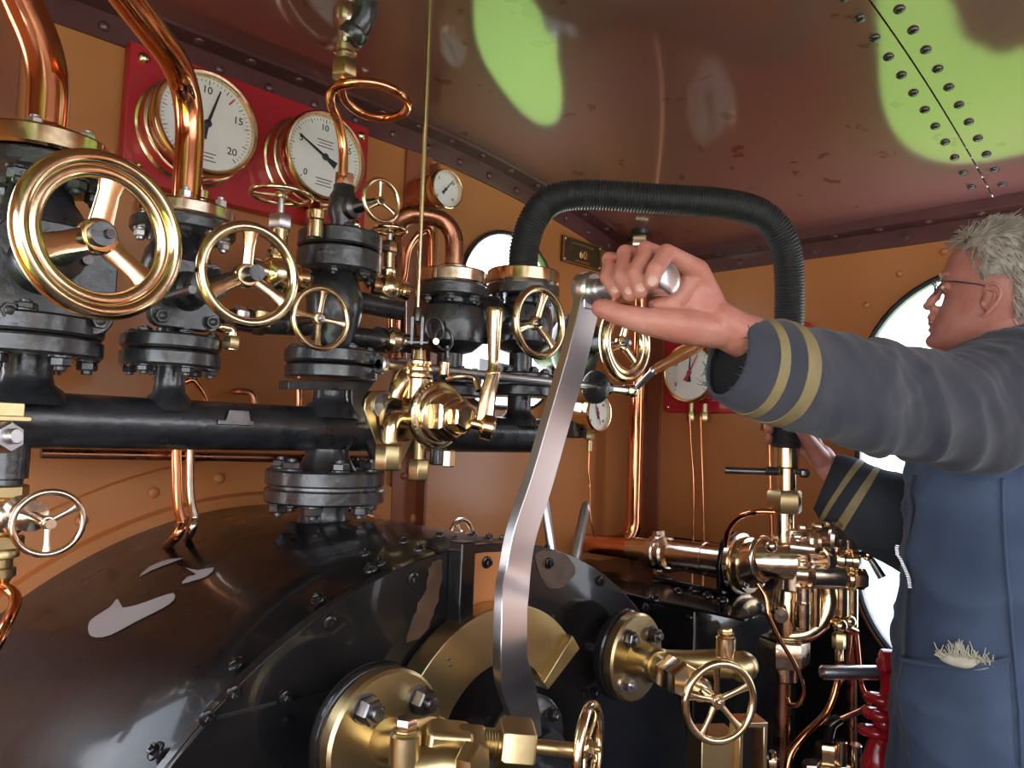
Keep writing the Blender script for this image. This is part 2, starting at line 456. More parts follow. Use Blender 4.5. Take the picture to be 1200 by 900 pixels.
# curved firebox collar on the front plate (ochre strip with rivets)
BX, BZf, BRf = .655, ZH-.77, .625      # wrapper outline where it meets the front plate
def arc(cx, cz, R, y, a0, a1, n=48): return [V((cx+R*math.sin(a0+(a1-a0)*k/n), y, cz+R*math.cos(a0+(a1-a0)*k/n))) for k in range(n+1)]
A0, A1 = -1.55, 1.55
mb = MB(); rings = []
for k in range(61):
    t = A0+(A1-A0)*k/60; d = V((math.sin(t), 0, math.cos(t))); c = V((BX, 0, BZf))
    rings.append([c+d*(BRf-.01)+V((0, YF, 0)), c+d*(BRf-.01)+V((0, YF-.022, 0)), c+d*(BRf+.018)+V((0, YF-.022, 0)), c+d*(BRf+.022)+V((0, YF-.007, 0)), c+d*(BRf+.085)+V((0, YF-.007, 0)), c+d*(BRf+.088)+V((0, YF, 0))])
mb.loft(rings)
struct('trim_9', mb, 'orange', bev=.0008)
T3 = Thing('collar_rivet_row', 'round rivets around the ochre collar behind the boiler', 'rivets', (BX, YF, ZH-.1))
for k in range(-8, 9):
    t = k*.165+.05; fix(T3, 'rivet', (BX+math.sin(t)*(BRf+.052), YF-.007, BZf+math.cos(t)*(BRf+.052)), (0, -1, 0), .010, .007, 'orange')
# ================================================================== BOILER
YK = .68            # backhead plane
KX, KZ, KR = .64, ZH-.638, .50
B = Thing('firebox_backhead', 'large glossy black boiler end rounding down to the left under the pipes', 'boiler', (KX, .95, 0))
mb = MB(); rings = []
n = 90
for i in range(13):
    s = i/12; y = YK+.012+(YF-YK-.014)*s; e = s*s*(3-2*s)
    cx = KX+(BX-KX)*e; cz = KZ+(BZf-KZ)*e; R = KR+(BRf-KR)*e
    R -= .010*max(0, 1-i*1.0)**2
    rings.append([V((cx+R*math.sin(A0+(A1-A0)*k/n), y, cz+R*math.cos(A0+(A1-A0)*k/n))) for k in range(n+1)] + [V((cx+R*math.sin(A1), y, 0.0)), V((cx+R*math.sin(A0), y, 0.0))])
mb.loft(rings, caps=(False, True))
wrap = B.part('lagging_wrapper', mb, 'black_wrap', sharp=50)
# backhead plate, slightly proud lip
mb = MB()
o_ = [V((KX+KR*math.sin(A0+(A1-A0)*k/n), YK, KZ+KR*math.cos(A0+(A1-A0)*k/n))) for k in range(n+1)]+[V((KX+KR*math.sin(A1), YK, 0)), V((KX+KR*math.sin(A0), YK, 0))]
mb.prism(o_, (0, .014, 0))
B.part('backhead_plate', mb, 'black_gloss', bev=.0015)
# sheet joint on the left of the backhead
def bh(px, py, off=0): return PY(px, py, YK-off)
zj = PY(300, 829, YK).z
lo = [q-V((0, .004, 0)) for q in o_[:n+1] if q.z < zj and q.x < KX]
lo = [V((bh(385, 829).x, YK-.004, .1)), V((bh(385, 829).x, YK-.004, zj))]+[V((lo[-1].x+.004, YK-.004, zj))]*0+[V((KX-math.sqrt(KR*KR-(zj-KZ)**2)+.002, YK-.004, zj))]+[q+V((.002, 0, 0)) for q in reversed(lo) if q.z < zj-.01]+[V((KX-KR+.01, YK-.004, .1))]
mb = MB().prism(lo, (0, .004, 0)); B.part('lower_sheet', mb, 'black_gloss', bev=.0006)
for px, py in ((386, 730), (484, 678), (274, 813), (335, 818), (243, 842), (332, 842), (570, 659), (643, 660), (704, 681), (755, 712), (686, 814), (697, 812)):
    fix(B, 'screw', bh(px, py, .001), (0, -1, 0), .0078, .008, 'black_gloss')
def wrap_pt(t, y):
    s = (y-YK-.012)/(YF-YK-.014); e = s*s*(3-2*s); return V((KX+(BX-KX)*e+(KR+(BRf-KR)*e)*math.sin(t), y, KZ+(BZf-KZ)*e+(KR+(BRf-KR)*e)*math.cos(t)))
for k, t in enumerate([-.95+.115*q for q in range(17)]):
    # screws round the wrapper edge
    r = KR+.001
    if -.26 < t < .62: fix(B, 'screw', wrap_pt(t, YK+.035), (math.sin(t), 0, math.cos(t)), .0075, .007, 'black_gloss')
    if -.33 < t < .45: fix(B, 'screw', wrap_pt(t+.03, YK+.085), (math.sin(t), 0, math.cos(t)), .007, .006, 'black_gloss')
for px_, py_ in ((277, 773), (379, 703), (440, 668)):
    p = PY(px_, py_, YK+.02); t = math.atan2(p.x-KX, p.z-KZ); fix(B, 'screw', wrap_pt(t, YK+.03), (math.sin(t), 0, math.cos(t)), .0085, .008, 'black_gloss')
p = PY(171, 872, YK+.03); t = math.atan2(p.x-KX, p.z-KZ); fix(B, 'screw', (KX+KR*math.sin(t), YK+.03, KZ+KR*math.cos(t)), (math.sin(t), 0, math.cos(t)), .009, .008, 'black_gloss')
# bright edge line of the plate joint, curved brow of the boss around the regulator
mb = MB(); pts = []
CX, CZ = bh(587, 875).x, bh(587, 875).z
for k in range(41):
    t = -1.35+2.5*k/40; pts.append(V((CX+.255*math.sin(t), YK-.002, CZ+.235*math.cos(t)-.03)))
mb.tube(pts, .009, 10, sq=.5, ref=V((0, 1, 0)))
# upright stiffener left of the paint patch and the ochre patch itself
mb = MB().box((bh(532, 690).x, YK-.012, bh(532, 690).z-.005), .022, .024, .125); B.part('stiffening_rib', mb, 'black_gloss', bev=.002)
def surf_patch(pts, name, m, y, lab=None, seg=5, jag=0., lift=.0007):
    P = [PY(a, b, y) for a, b in pts]
    P = spline(P, seg, True) if seg > 1 else P
    if jag: P = [p+V((random.uniform(-jag, jag), 0, random.uniform(-jag, jag))) for p in P]
    mb = MB().prism(P, (0, lift, 0)); return B.part(name, mb, m, label=lab, smooth=False)
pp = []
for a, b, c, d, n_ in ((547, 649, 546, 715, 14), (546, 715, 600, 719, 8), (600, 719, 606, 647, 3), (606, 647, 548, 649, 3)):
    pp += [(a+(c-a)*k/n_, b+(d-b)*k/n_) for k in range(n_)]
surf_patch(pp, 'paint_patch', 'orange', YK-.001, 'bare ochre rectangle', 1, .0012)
surf_patch([(628, 648), (650, 646), (668, 655), (675, 668), (664, 685), (645, 690), (632, 672)], 'rubbed_patch', 'rust', YK-.0008, 'rubbed brown patch', 4, .002)
surf_patch([(505, 662), (518, 658), (516, 690), (508, 720), (495, 745), (478, 752), (488, 715), (500, 690)], 'rubbed_patch', 'rust', YK-.0008, 'rubbed brown patch', 4, .002)
# flat grey patches on the wrapper: follow its surface
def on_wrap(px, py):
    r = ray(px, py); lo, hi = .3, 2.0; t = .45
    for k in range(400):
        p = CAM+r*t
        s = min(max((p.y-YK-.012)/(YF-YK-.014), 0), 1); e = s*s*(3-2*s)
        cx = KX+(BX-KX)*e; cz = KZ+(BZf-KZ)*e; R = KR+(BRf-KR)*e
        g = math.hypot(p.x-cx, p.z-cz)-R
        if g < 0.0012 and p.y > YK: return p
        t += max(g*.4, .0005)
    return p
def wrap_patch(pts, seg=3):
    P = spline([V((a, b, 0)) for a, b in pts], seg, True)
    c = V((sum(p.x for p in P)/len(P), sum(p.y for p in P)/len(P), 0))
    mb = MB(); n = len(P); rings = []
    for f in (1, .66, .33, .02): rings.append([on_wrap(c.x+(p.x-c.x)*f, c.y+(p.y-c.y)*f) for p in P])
    mb.loft(rings, (False, True)); B.part('grey_patch', mb, 'flat_grey', label='flat grey patch on the black wrapper')
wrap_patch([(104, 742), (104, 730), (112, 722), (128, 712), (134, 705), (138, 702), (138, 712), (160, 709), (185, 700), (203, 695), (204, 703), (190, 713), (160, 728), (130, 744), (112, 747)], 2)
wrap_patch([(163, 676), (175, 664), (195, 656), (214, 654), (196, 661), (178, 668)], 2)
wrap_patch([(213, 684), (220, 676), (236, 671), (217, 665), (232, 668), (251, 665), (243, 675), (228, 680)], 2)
# unseen tender front behind the footplate, made pale to reflect light onto metalwork
M['tender'] = mat('pale tender boards', (.36, .31, .28), .8, 0, noise=(5, (.26, .22, .2), .8))
mb = MB().box((.66, -1.9, .75), 3.4, .06, 1.5); struct('wall_back', mb, 'tender', smooth=False)
# ================================================================== STEAM TURRET, VALVES, PIPES (left and middle)
YM = 1.02
def zat(x, y, py):
    """height at which the vertical line over (x, y) crosses image row py"""
    k = (450-py)/FPX; a = V((x, y, 0))-V((CAM.x, CAM.y, CAM.z)); n = UP-FW*k
    return -(a.dot(n))/n.z
def up(T, X, Y, name, m, prof, n=28, ph=0, bev=0):
    """vertical turned part; prof = [(radius, image row)] top to bottom"""
    mb = MB(); pr = [(r, zat(X, Y, py)) for r, py in prof]; pr.sort(key=lambda q: q[1])
    mb.lathe([(r, z-pr[0][1]) for r, z in pr], (X, Y, pr[0][1]), Z, n, ph=ph)
    return T.part(name, mb, m, bev=bev)
def vflange(T, X, Y, py0, py1, R, m='iron', name='flange'):
    za, zb = zat(X, Y, py1), zat(X, Y, py0); return flange(T, (X, Y, za), Z, R, zb-za, m, name=name)
def vbolts(T, X, Y, py, R, n, r, h, upw=True, m='iron', a0=.3, kind='bolt'):
    ring_bolts(T, (X, Y, zat(X, Y, py)), (0, 0, 1 if upw else -1), R, n, r, h, m, kind, a0)
zM = (PY(60, 492, YM).z+PY(300, 501, YM).z)/2
xs = lambda px, py=500, Y=YM: PY(px, py, Y).x
X1, X2, X3, X4, X5 = xs(32, 440), xs(201, 412), xs(385, 500), xs(526, 450), xs(609, 450)
MAN = Thing('steam_manifold', 'long black horizontal steam pipe carrying the row of flanged valves', 'pipe', (.6, YM, zM))
mb = MB(); mb.rod((.02, YM, zM), (xs(636), YM, zM), .0335, 36, .006)
MAN.part('main_pipe', mb, 'iron')
def neck(T, X, r, py, rise=1, Rb=None, flare=.5):
    zt = zat(X, YM, py); Rb = Rb or r*1.9; mb = MB()
    z0 = zM; h = zt-z0; s = 1 if h > 0 else -1; h = abs(h); q = min(.032/h, .7)
    mb.lathe([(Rb*.95, .018), (r*1.45, q*h*.9+.006), (r*1.1, q*h+.010), (r, min(q*h+.02, h*.97)), (r, h)], (X, YM, z0), (0, 0, s), 30)
    T.part('branch', mb, 'iron')
neck(MAN, X1, .026, 418); neck(MAN, X2, .0185, 430); neck(MAN, X3, .026, 457)
neck(MAN, X4, .021, 465); neck(MAN, X5, .023, 465)
vflange(MAN, X1, YM, 396, 418, .077); vflange(MAN, X2, YM, 413, 431, .062)
vflange(MAN, X3, YM, 429, 445, .070)
vflange(MAN, X4, YM, 452, 465, .060); vflange(MAN, X5, YM, 452, 465, .064)
vbolts(MAN, X1, YM, 418, .060, 6, .0115, .017, False, a0=.2); vbolts(MAN, X2, YM, 431, .049, 6, .0095, .012, False, a0=.5)
mb = MB(); p = PY(22, 528, YM); mb.lathe([(.021, 0), (.021, .06)], (X1-.012, YM, zat(X1, YM, 560)), Z, 24); MAN.part('drain_branch', mb, 'iron')
# small bracket on the pipe
p = V((xs(262, 495), YM-.034, zM+.008))
mb = MB(); o_ = [(-.024, -.006), (.026, -.006), (.026, 0), (.021, 0), (.018, .014), (-.010, .014), (-.014, 0), (-.024, 0)]
mb.prism([p+V((a, -.004, b)) for a, b in o_], (0, .022, 0)); MAN.part('pipe_clip', mb, 'steel_dark', label='small dark steel clip', bev=.0006)
# support leg to the boiler under the middle branch
BST = Thing('boiler_stand_flange', 'black bolted flange pair joining the pipe to the boiler top', 'flange', (X3, YM, zM-.1))
mb = MB(); za = zat(X3, YM, 550)
mb.lathe([(.046, -.0), (.040, .008), (.033, .022), (.032, zM-.03-za), (.045, zM-.012-za)], (X3, YM, za), Z, 32); BST.part('neck', mb, 'iron')
vflange(BST, X3, YM, 550, 568, .090); vflange(BST, X3, YM, 571, 588, .090)
up(BST, X3, YM, 'gasket', 'steel_dark', [(.084, 566), (.084, 573)])
up(BST, X3, YM, 'pedestal', 'iron', [(.040, 586), (.036, 600), (.040, 612), (.050, 622)])
vbolts(BST, X3, YM, 550, .070, 6, .0135, .018, True, a0=.25); vbolts(BST, X3, YM, 588, .070, 6, .0135, .020, False, a0=.25)
# ---- valve 1 (far left)
def bonnet(T, X, Y, z, w, h, y0, y1, mm='iron'):
    mb = MB()
    o_ = [(X+a, b+z) for a, b in rrect(-w/2, w/2, -h/2, h/2, w*.2, w*.2, 4)]
    mb.prism([V((a, y0, b)) for a, b in o_], (0, y1-y0, 0)); T.part('bonnet_flange', mb, mm, bev=.002)
    for i in (-1, 1):
        for j in (-1, 1): fix(T, 'bolt', (X+i*w*.36, y1, z+j*h*.36), (0, -1, 0), .0095, .012)
VA = Thing('stop_valve', 'black stop valve at far left with the largest brass handwheel', 'valve', (X1, YM, zat(X1, YM, 396)))
zc = PY(117, 276, .763).z
W1x = PY(117, 276, .763).x
vflange(VA, X1, YM, 372, 394, .077); vbolts(VA, X1, YM, 372, .060, 6, .0125, .013, True, a0=.2)
up(VA, X1, YM, 'stem_pipe', 'iron', [(.021, 374), (.021, 345), (.03, 335)])
up(VA, X1, YM, 'body', 'iron', [(.03, 345), (.046, 325), (.053, 290), (.050, 255), (.036, 235), (.03, 215)], 32)
bonnet(VA, X1+.01, YM, zc-.012, .125, .125, YM-.035, YM-.058)
mb = MB().lathe([(.035, 0), (.03, .02), (.022, .024), (.02, .05), (.026, .052), (.026, .066), (.012, .07), (.011, .21)], (W1x, YM-.058, zc), (0, -1, 0), 26); VA.part('gland', mb, 'iron')
for s in (-1, 1):
    mb = MB().cyl((W1x+s*.026, YM-.058, zc), (W1x+s*.026, YM-.13, zc), .0055, 12); VA.part('gland_stud', mb, 'steel_dark')
vflange(VA, X1, YM, 193, 215, .071); vbolts(VA, X1, YM, 215, .056, 6, .0115, .018, False, a0=.1)
vflange(VA, X1, YM, 167, 191, .073, 'brass', 'brass_flange'); vbolts(VA, X1, YM, 167, .055, 6, .009, .012, True, 'steel', a0=.1)
c = PY(120, 276, .763)
handwheel(VA, c, (.2, -.98, 0), .0795, .0080, 3, 'brass', .22, -.12, .36, 'steel_dark', .010, .30, 1.2, .5, True)
# copper pipe 1
def cpipe(name, label, pts, r, m='copper', rad=.06, n=22, cat='pipe', seg=12, group=None, rr=None):
    P = round_path(pts, rad, seg) if rad else spline(pts, 8)
    mb = MB().tube(P, r, n); return solo(name, label, cat, mb, m, group)
zt = lambda px, py, Y=YM: PY(px, py, Y)
cp1 = Thing('copper_steam_pipe', 'thick polished copper pipe rising at the far left edge', 'pipe', (X1, YM, zat(X1, YM, 165)))
mb = MB().tube(round_path([V((X1, YM, zat(X1, YM, 170))), V((X1, YM, zat(X1, YM, 78))), zt(4, -48)], .09, 20), .0225, 26); cp1.part('tube', mb, 'copper')
up(cp1, X1, YM, 'collar', 'copper', [(.0255, 166), (.0255, 152), (.0232, 149)])
# ---- valve 2
VB = Thing('stop_valve', 'black stop valve second from left with the medium brass handwheel', 'valve', (X2, YM, zat(X2, YM, 412)))
vflange(VB, X2, YM, 394, 411, .062); vbolts(VB, X2, YM, 394, .049, 6, .009, .007, True, a0=.5)
up(VB, X2, YM, 'stem_pipe', 'iron', [(.020, 396), (.020, 366), (.03, 360)])
up(VB, X2, YM, 'body', 'iron', [(.028, 372), (.042, 350), (.046, 320), (.04, 296), (.03, 284), (.03, 276)], 30)
c2 = PY(292, 322, .80)
bonnet(VB, c2.x, YM, c2.z-.004, .088, .090, YM-.032, YM-.050)
mb = MB().lathe([(.026, 0), (.022, .02), (.016, .024), (.016, .05), (.022, .052), (.022, .064), (.009, .068), (.009, .19)], (c2.x, YM-.05, c2.z), (0, -1, 0), 24); VB.part('gland', mb, 'iron')
for s in (-1, 1):
    mb = MB().cyl((c2.x+s*.024, YM-.05, c2.z+s*.01), (c2.x+s*.024, YM-.125, c2.z+s*.01), .005, 12); VB.part('gland_stud', mb, 'steel')
vflange(VB, X2+.006, YM, 262, 277, .066); vbolts(VB, X2+.006, YM, 277, .052, 6, .0085, .014, False, 'steel', a0=.15)
vflange(VB, X2+.006, YM, 245, 261, .064, 'gunmetal', 'brass_flange'); vbolts(VB, X2+.006, YM, 245, .050, 6, .008, .016, True, 'steel', a0=.15)
handwheel(VB, c2, (0, -1, 0), .0605, .0064, 3, 'brass', .23, .02, .28, 'steel', .008, .5, 1, .62)
mb = MB().tube(round_path([PY(232, 366, YM-.01), PY(246, 378, YM-.03), PY(262, 384, YM-.04), PY(272, 386, YM-.04), PY(271, 410, YM-.04)], .008), .0075, 14); VB.part('drain_pipe', mb, 'brass')
mb = MB().hexa(PY(272, 394, YM-.04), PY(270, 409, YM-.04), .012); VB.part('drain_nut', mb, 'brass_dull')
# copper pipe 2
xp = X2+.006
cpipe('copper_steam_pipe', 'copper pipe bending across the red board in front of the left gauge', round_path([V((xp, YM, zat(xp, YM, 250))), V((xp, YM, zat(xp, YM, 100))), PD(128, -30, .80)], .14, 20), .0185, rad=0, n=26)
# ---- valve 3 (centre turret)
VC = Thing('turret_valve', 'black central turret valve body under the coiled copper pipe', 'valve', (X3, YM, zat(X3, YM, 430)))
vflange(VC, X3, YM, 411, 427, .072); vbolts(VC, X3, YM, 411, .056, 6, .010, .008, True, a0=.5)
up(VC, X3, YM, 'body', 'iron', [(.028, 415), (.034, 395), (.042, 370), (.044, 350), (.036, 332), (.03, 320)], 30)
vflange(VC, X3+.004, YM, 296, 321, .065); vflange(VC, X3+.004, YM, 275, 294, .065)
vbolts(VC, X3+.004, YM, 321, .05, 6, .009, .010, False, a0=.2); vbolts(VC, X3+.004, YM, 275, .050, 6, .009, .008, True, a0=.2)
mb = MB().rod((X3, YM-.01, zat(X3, YM, 350)), (X3+.12, YM-.01, zat(X3, YM, 352)), .017, 22); VC.part('side_branch', mb, 'iron')
mb = MB(); a = V((X3+.02, YM-.01, zat(X3, YM, 392))); mb.rod(a, a+V((.13, -.01, -.001)), .016, 22); mb.rod(a+V((.05, 0, 0)), a+V((.085, 0, 0)), .021, 22); VC.part('lower_branch', mb, 'iron')
up(VC, X3+.006, YM, 'top_fitting', 'iron', [(.020, 276), (.018, 262), (.024, 250), (.022, 232), (.0165, 224), (.0165, 218)], 20)
up(VC, X3+.006, YM, 'union_nut', 'gunmetal', [(.016, 219), (.0165, 217), (.0165, 206), (.014, 204)], 6)
c3 = PY(447, 235, .93); a3 = V((X3+.006, YM, zat(X3, YM, 246)))
mb = MB(); mb.lathe([(.014, 0), (.017, .02), (.017, .03), (.010, .034), (.008, (c3-a3).length*.7), (.005, (c3-a3).length)], a3, c3-a3, 18); VC.part('spindle', mb, 'steel_dark')
handwheel(VC, c3, (0, -1, 0), .035, .0036, 3, 'brass', .2, .05, .22, 'steel_dark', .004, .5)
mb = MB(); q = PY(369, 285, .97); mb.lathe([(.011, 0), (.011, .024), (.014, .026), (.014, .038), (.009, .042)], PY(369, 278, .97), Z, 18); VC.part('oil_cap', mb, 'brass')
# coiled copper pipe
LP = [(402, 207, 1.165), (402, 172, 1.165), (396, 142, 1.15), (388, 120, 1.13), (391, 104, 1.12), (410, 97, 1.11), (440, 98, 1.12), (466, 108, 1.14), (478, 122, 1.18), (470, 134, 1.22), (448, 138, 1.24), (425, 133, 1.22), (408, 121, 1.19), (401, 107, 1.17), (402, 96, 1.165), (403, 84, 1.165)]
cpipe('coiled_copper_pipe', 'thin copper pipe with one open loop below the roof fitting', spline([PD(*q) for q in LP], 6), .0074, rad=0, n=16)
TF = Thing('whistle_fitting', 'dark bronze fitting hanging from the roof above the copper loop', 'pipe fitting', PD(404, 20, 1.165))
b0 = PD(403, 92, 1.165); dz = lambda px, py: PD(px, py, 1.165)
mb = MB().hexa(b0, b0+V((0, 0, .028)), .0205); TF.part('union_nut', mb, 'brass_dull')
mb = MB().lathe([(.013, 0), (.013, .012), (.018, .014), (.018, .024), (.013, .028), (.014, .045), (.021, .060), (.021, .082), (.013, .098), (.013, .13), (.02, .135), (.02, .17)], b0+V((0, 0, .026)), Z, 22); TF.part('body', mb, 'gunmetal')
mb = MB().tube(round_path([dz(412, 42), dz(428, 22), dz(430, -20), dz(432, -60)], .02), .018, 20); TF.part('elbow', mb, 'iron')
mb = MB().lathe([(.02, 0), (.022, .004), (.022, .016), (.02, .02)], dz(410, 46), dz(428, 22)-dz(410, 46), 20); TF.part('elbow_nut', mb, 'iron')
# vertical operating rod with fork
RD = Thing('operating_rod', 'thin upright brass rod with forked end hanging in front of post', 'rod', PY(488, 360, .95))
pA = PY(489, 366, .95); xr, yr = pA.x, pA.y
mb = MB().rod(pA, (xr, yr, zat(xr, yr, -8)), .0036, 14); RD.part('rod', mb, 'brass')
mb = MB().rod((xr, yr, zat(xr, yr, 8)), (xr, yr, zat(xr, yr, -4)), .006, 14); RD.part('eye', mb, 'brass_dull')
mb = MB().lathe([(.006, 0), (.0065, .02), (.005, .022)], pA-V((0, 0, .014)), Z, 14)
f_ = []
R_ = V((.707, -.707, 0)); k0 = PY(490, 372, .95)
for s in (-1, 1): mb.box(k0+R_*s*.008-V((0, 0, .022)), .0042, .012, .044, (R_, V((.707, .707, 0)), Z))
mb.torus(k0-V((0, 0, .002)), (.707, .707, 0), .008, .0026, 20, 8, 1.6)
mb.rod(k0-R_*.016-V((0, 0, .040)), k0+R_*.018-V((0, 0, .040)), .0055, 14)
RD.part('fork', mb, 'steel_dark')
# ---- horizontal wheels and their small brass valves
def globe_valve(label, px, py_w, py_b, Y, R, bpy, m='brass', bl=.05, br=.026, nutr=.0165):
    w = PY(px, py_w, Y); T = Thing('globe_valve', label, 'valve', PY(px, bpy, Y))
    b = V((w.x, Y, zat(w.x, Y, bpy)))
    handwheel(T, w, (0, 0, 1), R, .0036, 3, 'brass', .2, .5, .2, 'steel_dark', 0, .4)
    mb = MB().rod(w-V((0, 0, .005)), b+V((0, 0, .02)), .0045, 12); T.part('spindle', mb, 'steel')
    zn = zat(w.x, Y, py_b)
    mb = MB().hexa((w.x, Y, zn-.009), (w.x, Y, zn+.012), nutr); T.part('gland_nut', mb, 'steel' if nutr > .015 else 'gunmetal')
    mb = MB().lathe([(nutr*.7, -.02), (nutr*.75, 0), (nutr*.95, .004), (nutr*.95, .012), (nutr*.7, .016), (nutr*.7, max(.02, zn-b.z-.02))], b+V((0, 0, br*.8)), Z, 22); T.part('bonnet', mb, m)
    mb = MB().ell(b, br*1.02, br, br*1.05, None, 26, 16)
    for s in (-1, 1): mb.lathe([(br*.62, 0), (br*.62, br*1.1), (br*.75, br*1.1), (br*.75, br*1.55), (br*.6, br*1.6)], b, (s, 0, 0), 22)
    T.part('body', mb, m); return T, b
globe_valve('brass globe valve with flat handwheel below right of the left gauge', 330, 229, 262, .96, .0445, 322)
globe_valve('small brass globe valve with flat wheel beside the thin upright rod', 457, 270, 291, 1.02, .030, 338, br=.023, nutr=.0135)
# valve with five-spoke wheel
c4 = PY(376, 373, .90)
VD = Thing('angle_valve', 'small valve with thin four-spoked brass handwheel before central turret', 'valve', c4+V((-.03, .1, 0)))
a = V((c4.x, .985, c4.z))
mb = MB().lathe([(.015, 0), (.018, .02), (.012, .026), (.006, .04), (.005, .095)], a+V((0, .01, 0)), (0, -1, 0), 18); VD.part('spindle', mb, 'steel_dark')
mb = MB().tube([a+V((.03, 0, 0)), a+V((-.05, 0, -.004)), a+V((-.10, 0, -.006))], [.015, .017, .013], 18); VD.part('body', mb, 'iron')
e = a+V((-.048, -.002, -.002)); mb = MB().hexa(e-V((.012, 0, 0)), e+V((.010, 0, 0)), .021); VD.part('union_nut', mb, 'brass_dull')
e = a+V((-.075, -.002, -.002)); mb = MB().hexa(e-V((.01, 0, 0)), e+V((.008, 0, 0)), .016); VD.part('union_nut', mb, 'steel')
handwheel(VD, c4, (0, -1, 0), .0450, .0040, 4, 'brass', .2, -.08, .22, 'steel', .006, .5)
# ---- valves 4 and 5 by the spectacle window
def twin(label, X, Rt, top, mid, bf, m):
    T = Thing('stop_valve', label, 'valve', (X, YM, zat(X, YM, 450)))
    vflange(T, X, YM, 438, 451, bf); vbolts(T, X, YM, 438, bf*.78, 6, .010, .012, True, a0=.3)
    up(T, X, YM, 'body', 'iron', [(.023, 440), (.023, 415), (.040, 412), (.058, 402), (.062, 380), (.056, 362), (.034, 356), (.034, 346)], 30)
    vflange(T, X, YM, 336, 350, Rt); vbolts(T, X, YM, 350, Rt*.76, 6, .010, .013, False, a0=.3)
    vflange(T, X, YM, 319, 335, Rt*.99, 'brass' if m else 'gunmetal', 'brass_flange')
    up(T, X, YM, 'pipe_socket', 'gunmetal', [(.030, 321), (.030, 314), (.026, 312)])
    return T
V4 = twin('black valve with brass top flange left of the spectacle window centre', X4, .062, 0, 0, .058, 0)
V5 = twin('black valve with brass top flange under the corrugated hose', X5, .072, 0, 0, .062, 1)
c5 = PY(632, 378, .90)
zb5 = zat(X5, YM, 382); mb = MB().rod((X4+.045, YM, zb5), (X5-.045, YM, zb5), .036, 28); mb.rod(((X4+X5)/2-.008, YM, zb5), ((X4+X5)/2+.008, YM, zb5), .046, 28); V5.part('side_branch', mb, 'iron')
mb = MB().lathe([(.03, 0), (.026, .02), (.016, .024), (.016, .05), (.008, .055), (.007, .12)], (c5.x, 1.01, c5.z), (0, -1, 0), 22); V5.part('gland', mb, 'iron')
handwheel(V5, c5, (0, -1, 0), .0665, .0070, 3, 'brass', .2, -.22, .27, 'steel', .010, .5, 1, .6)
cpipe('bent_copper_pipe', 'dull copper pipe arching down behind the upright rod and gauge', [V((X4, YM, zat(X4, YM, 325))), V((X4, YM, zat(X4, YM, 258))), V((X4-.10, YM+.05, zat(X4, YM, 256))), PY(466, 330, 1.12), PY(466, 420, 1.12)], .0165, 'copper_dull', .07)
cpipe('bent_copper_pipe', 'slim copper bend left of the black twin valves', [PY(505, 316, 1.08), PY(505, 262, 1.08), PY(478, 285, 1.1), PY(472, 335, 1.1), PY(458, 360, 1.1), PY(458, 400, 1.1)], .0065, 'copper', .03, 14)
# interlaced steel ring links by the fork
LK = Thing('ring_linkage', 'pair of small dark steel rings linked beside the forked rod', 'linkage', PY(515, 395, .97))
for px, py, r in ((509, 385, .019), (520, 397, .019)):
    mb = MB().torus(PY(px, py, .97), (0, -1, .1), r, .0026, 28, 8); LK.part('ring', mb, 'steel_dark')
mb = MB().rod(PY(511, 400, .98), PY(511, 400, .955), .006, 14); LK.part('pin', mb, 'gunmetal')
mb = MB().rod(PY(524, 405, .97), PY(525, 420, .97), .004, 10); LK.part('hanger', mb, 'steel_dark')
# ---- thin pipes
cpipe('thin_dark_pipe', 'thin dark copper pipe running level just below black steam pipe', [PY(48, 531, 1.09), PY(150, 533, 1.09), PY(345, 537, 1.09), PY(430, 538, 1.09)], .0068, 'copper_dull', .05, 14)
for lab, pts, r in (('left one of two copper pipes dropping onto the boiler curve', [(206, 500), (207, 560), (209, 595), (213, 612), (207, 628), (195, 640)], .0068),
               ('right one of two copper pipes dropping onto the boiler curve', [(223, 500), (222, 560), (224, 590), (228, 606), (224, 622), (219, 632)], .0062)):
    cpipe('copper_drop_pipe', lab, spline([PY(a, b, 1.06) for a, b in pts[:-1]]+[on_wrap(*pts[-1])], 6), r, 'copper' if r > .0065 else 'gunmetal', 0, 16)
cpipe('bent_copper_pipe', 'small copper hook standing behind the black steam pipe', [PY(274, 459, YF-.002), PY(276, 459, 1.14), PY(297, 459, 1.12), PY(299, 485, 1.12)], .0052, 'copper_dull', .02, 12)
cpipe('bent_copper_pipe', 'small copper arc beside second valve neck', [PY(216, 448, 1.12), PY(226, 444, 1.12), PY(240, 462, 1.12), PY(244, 480, 1.12)], .0042, 'copper', .02, 12)
cpipe('bent_copper_pipe', 'short straight copper pipe left of the turret neck', [PY(350, 450, 1.1), PY(350, 490, 1.1)], .005, 'copper', .02, 12)
cpipe('bent_copper_pipe', 'copper pipe creeping over the boiler top behind stand flange', [PY(404, 594, 1.18), PY(425, 602, 1.18), PY(450, 614, 1.18), PY(470, 626, 1.18)], .006, 'copper', .02, 12)
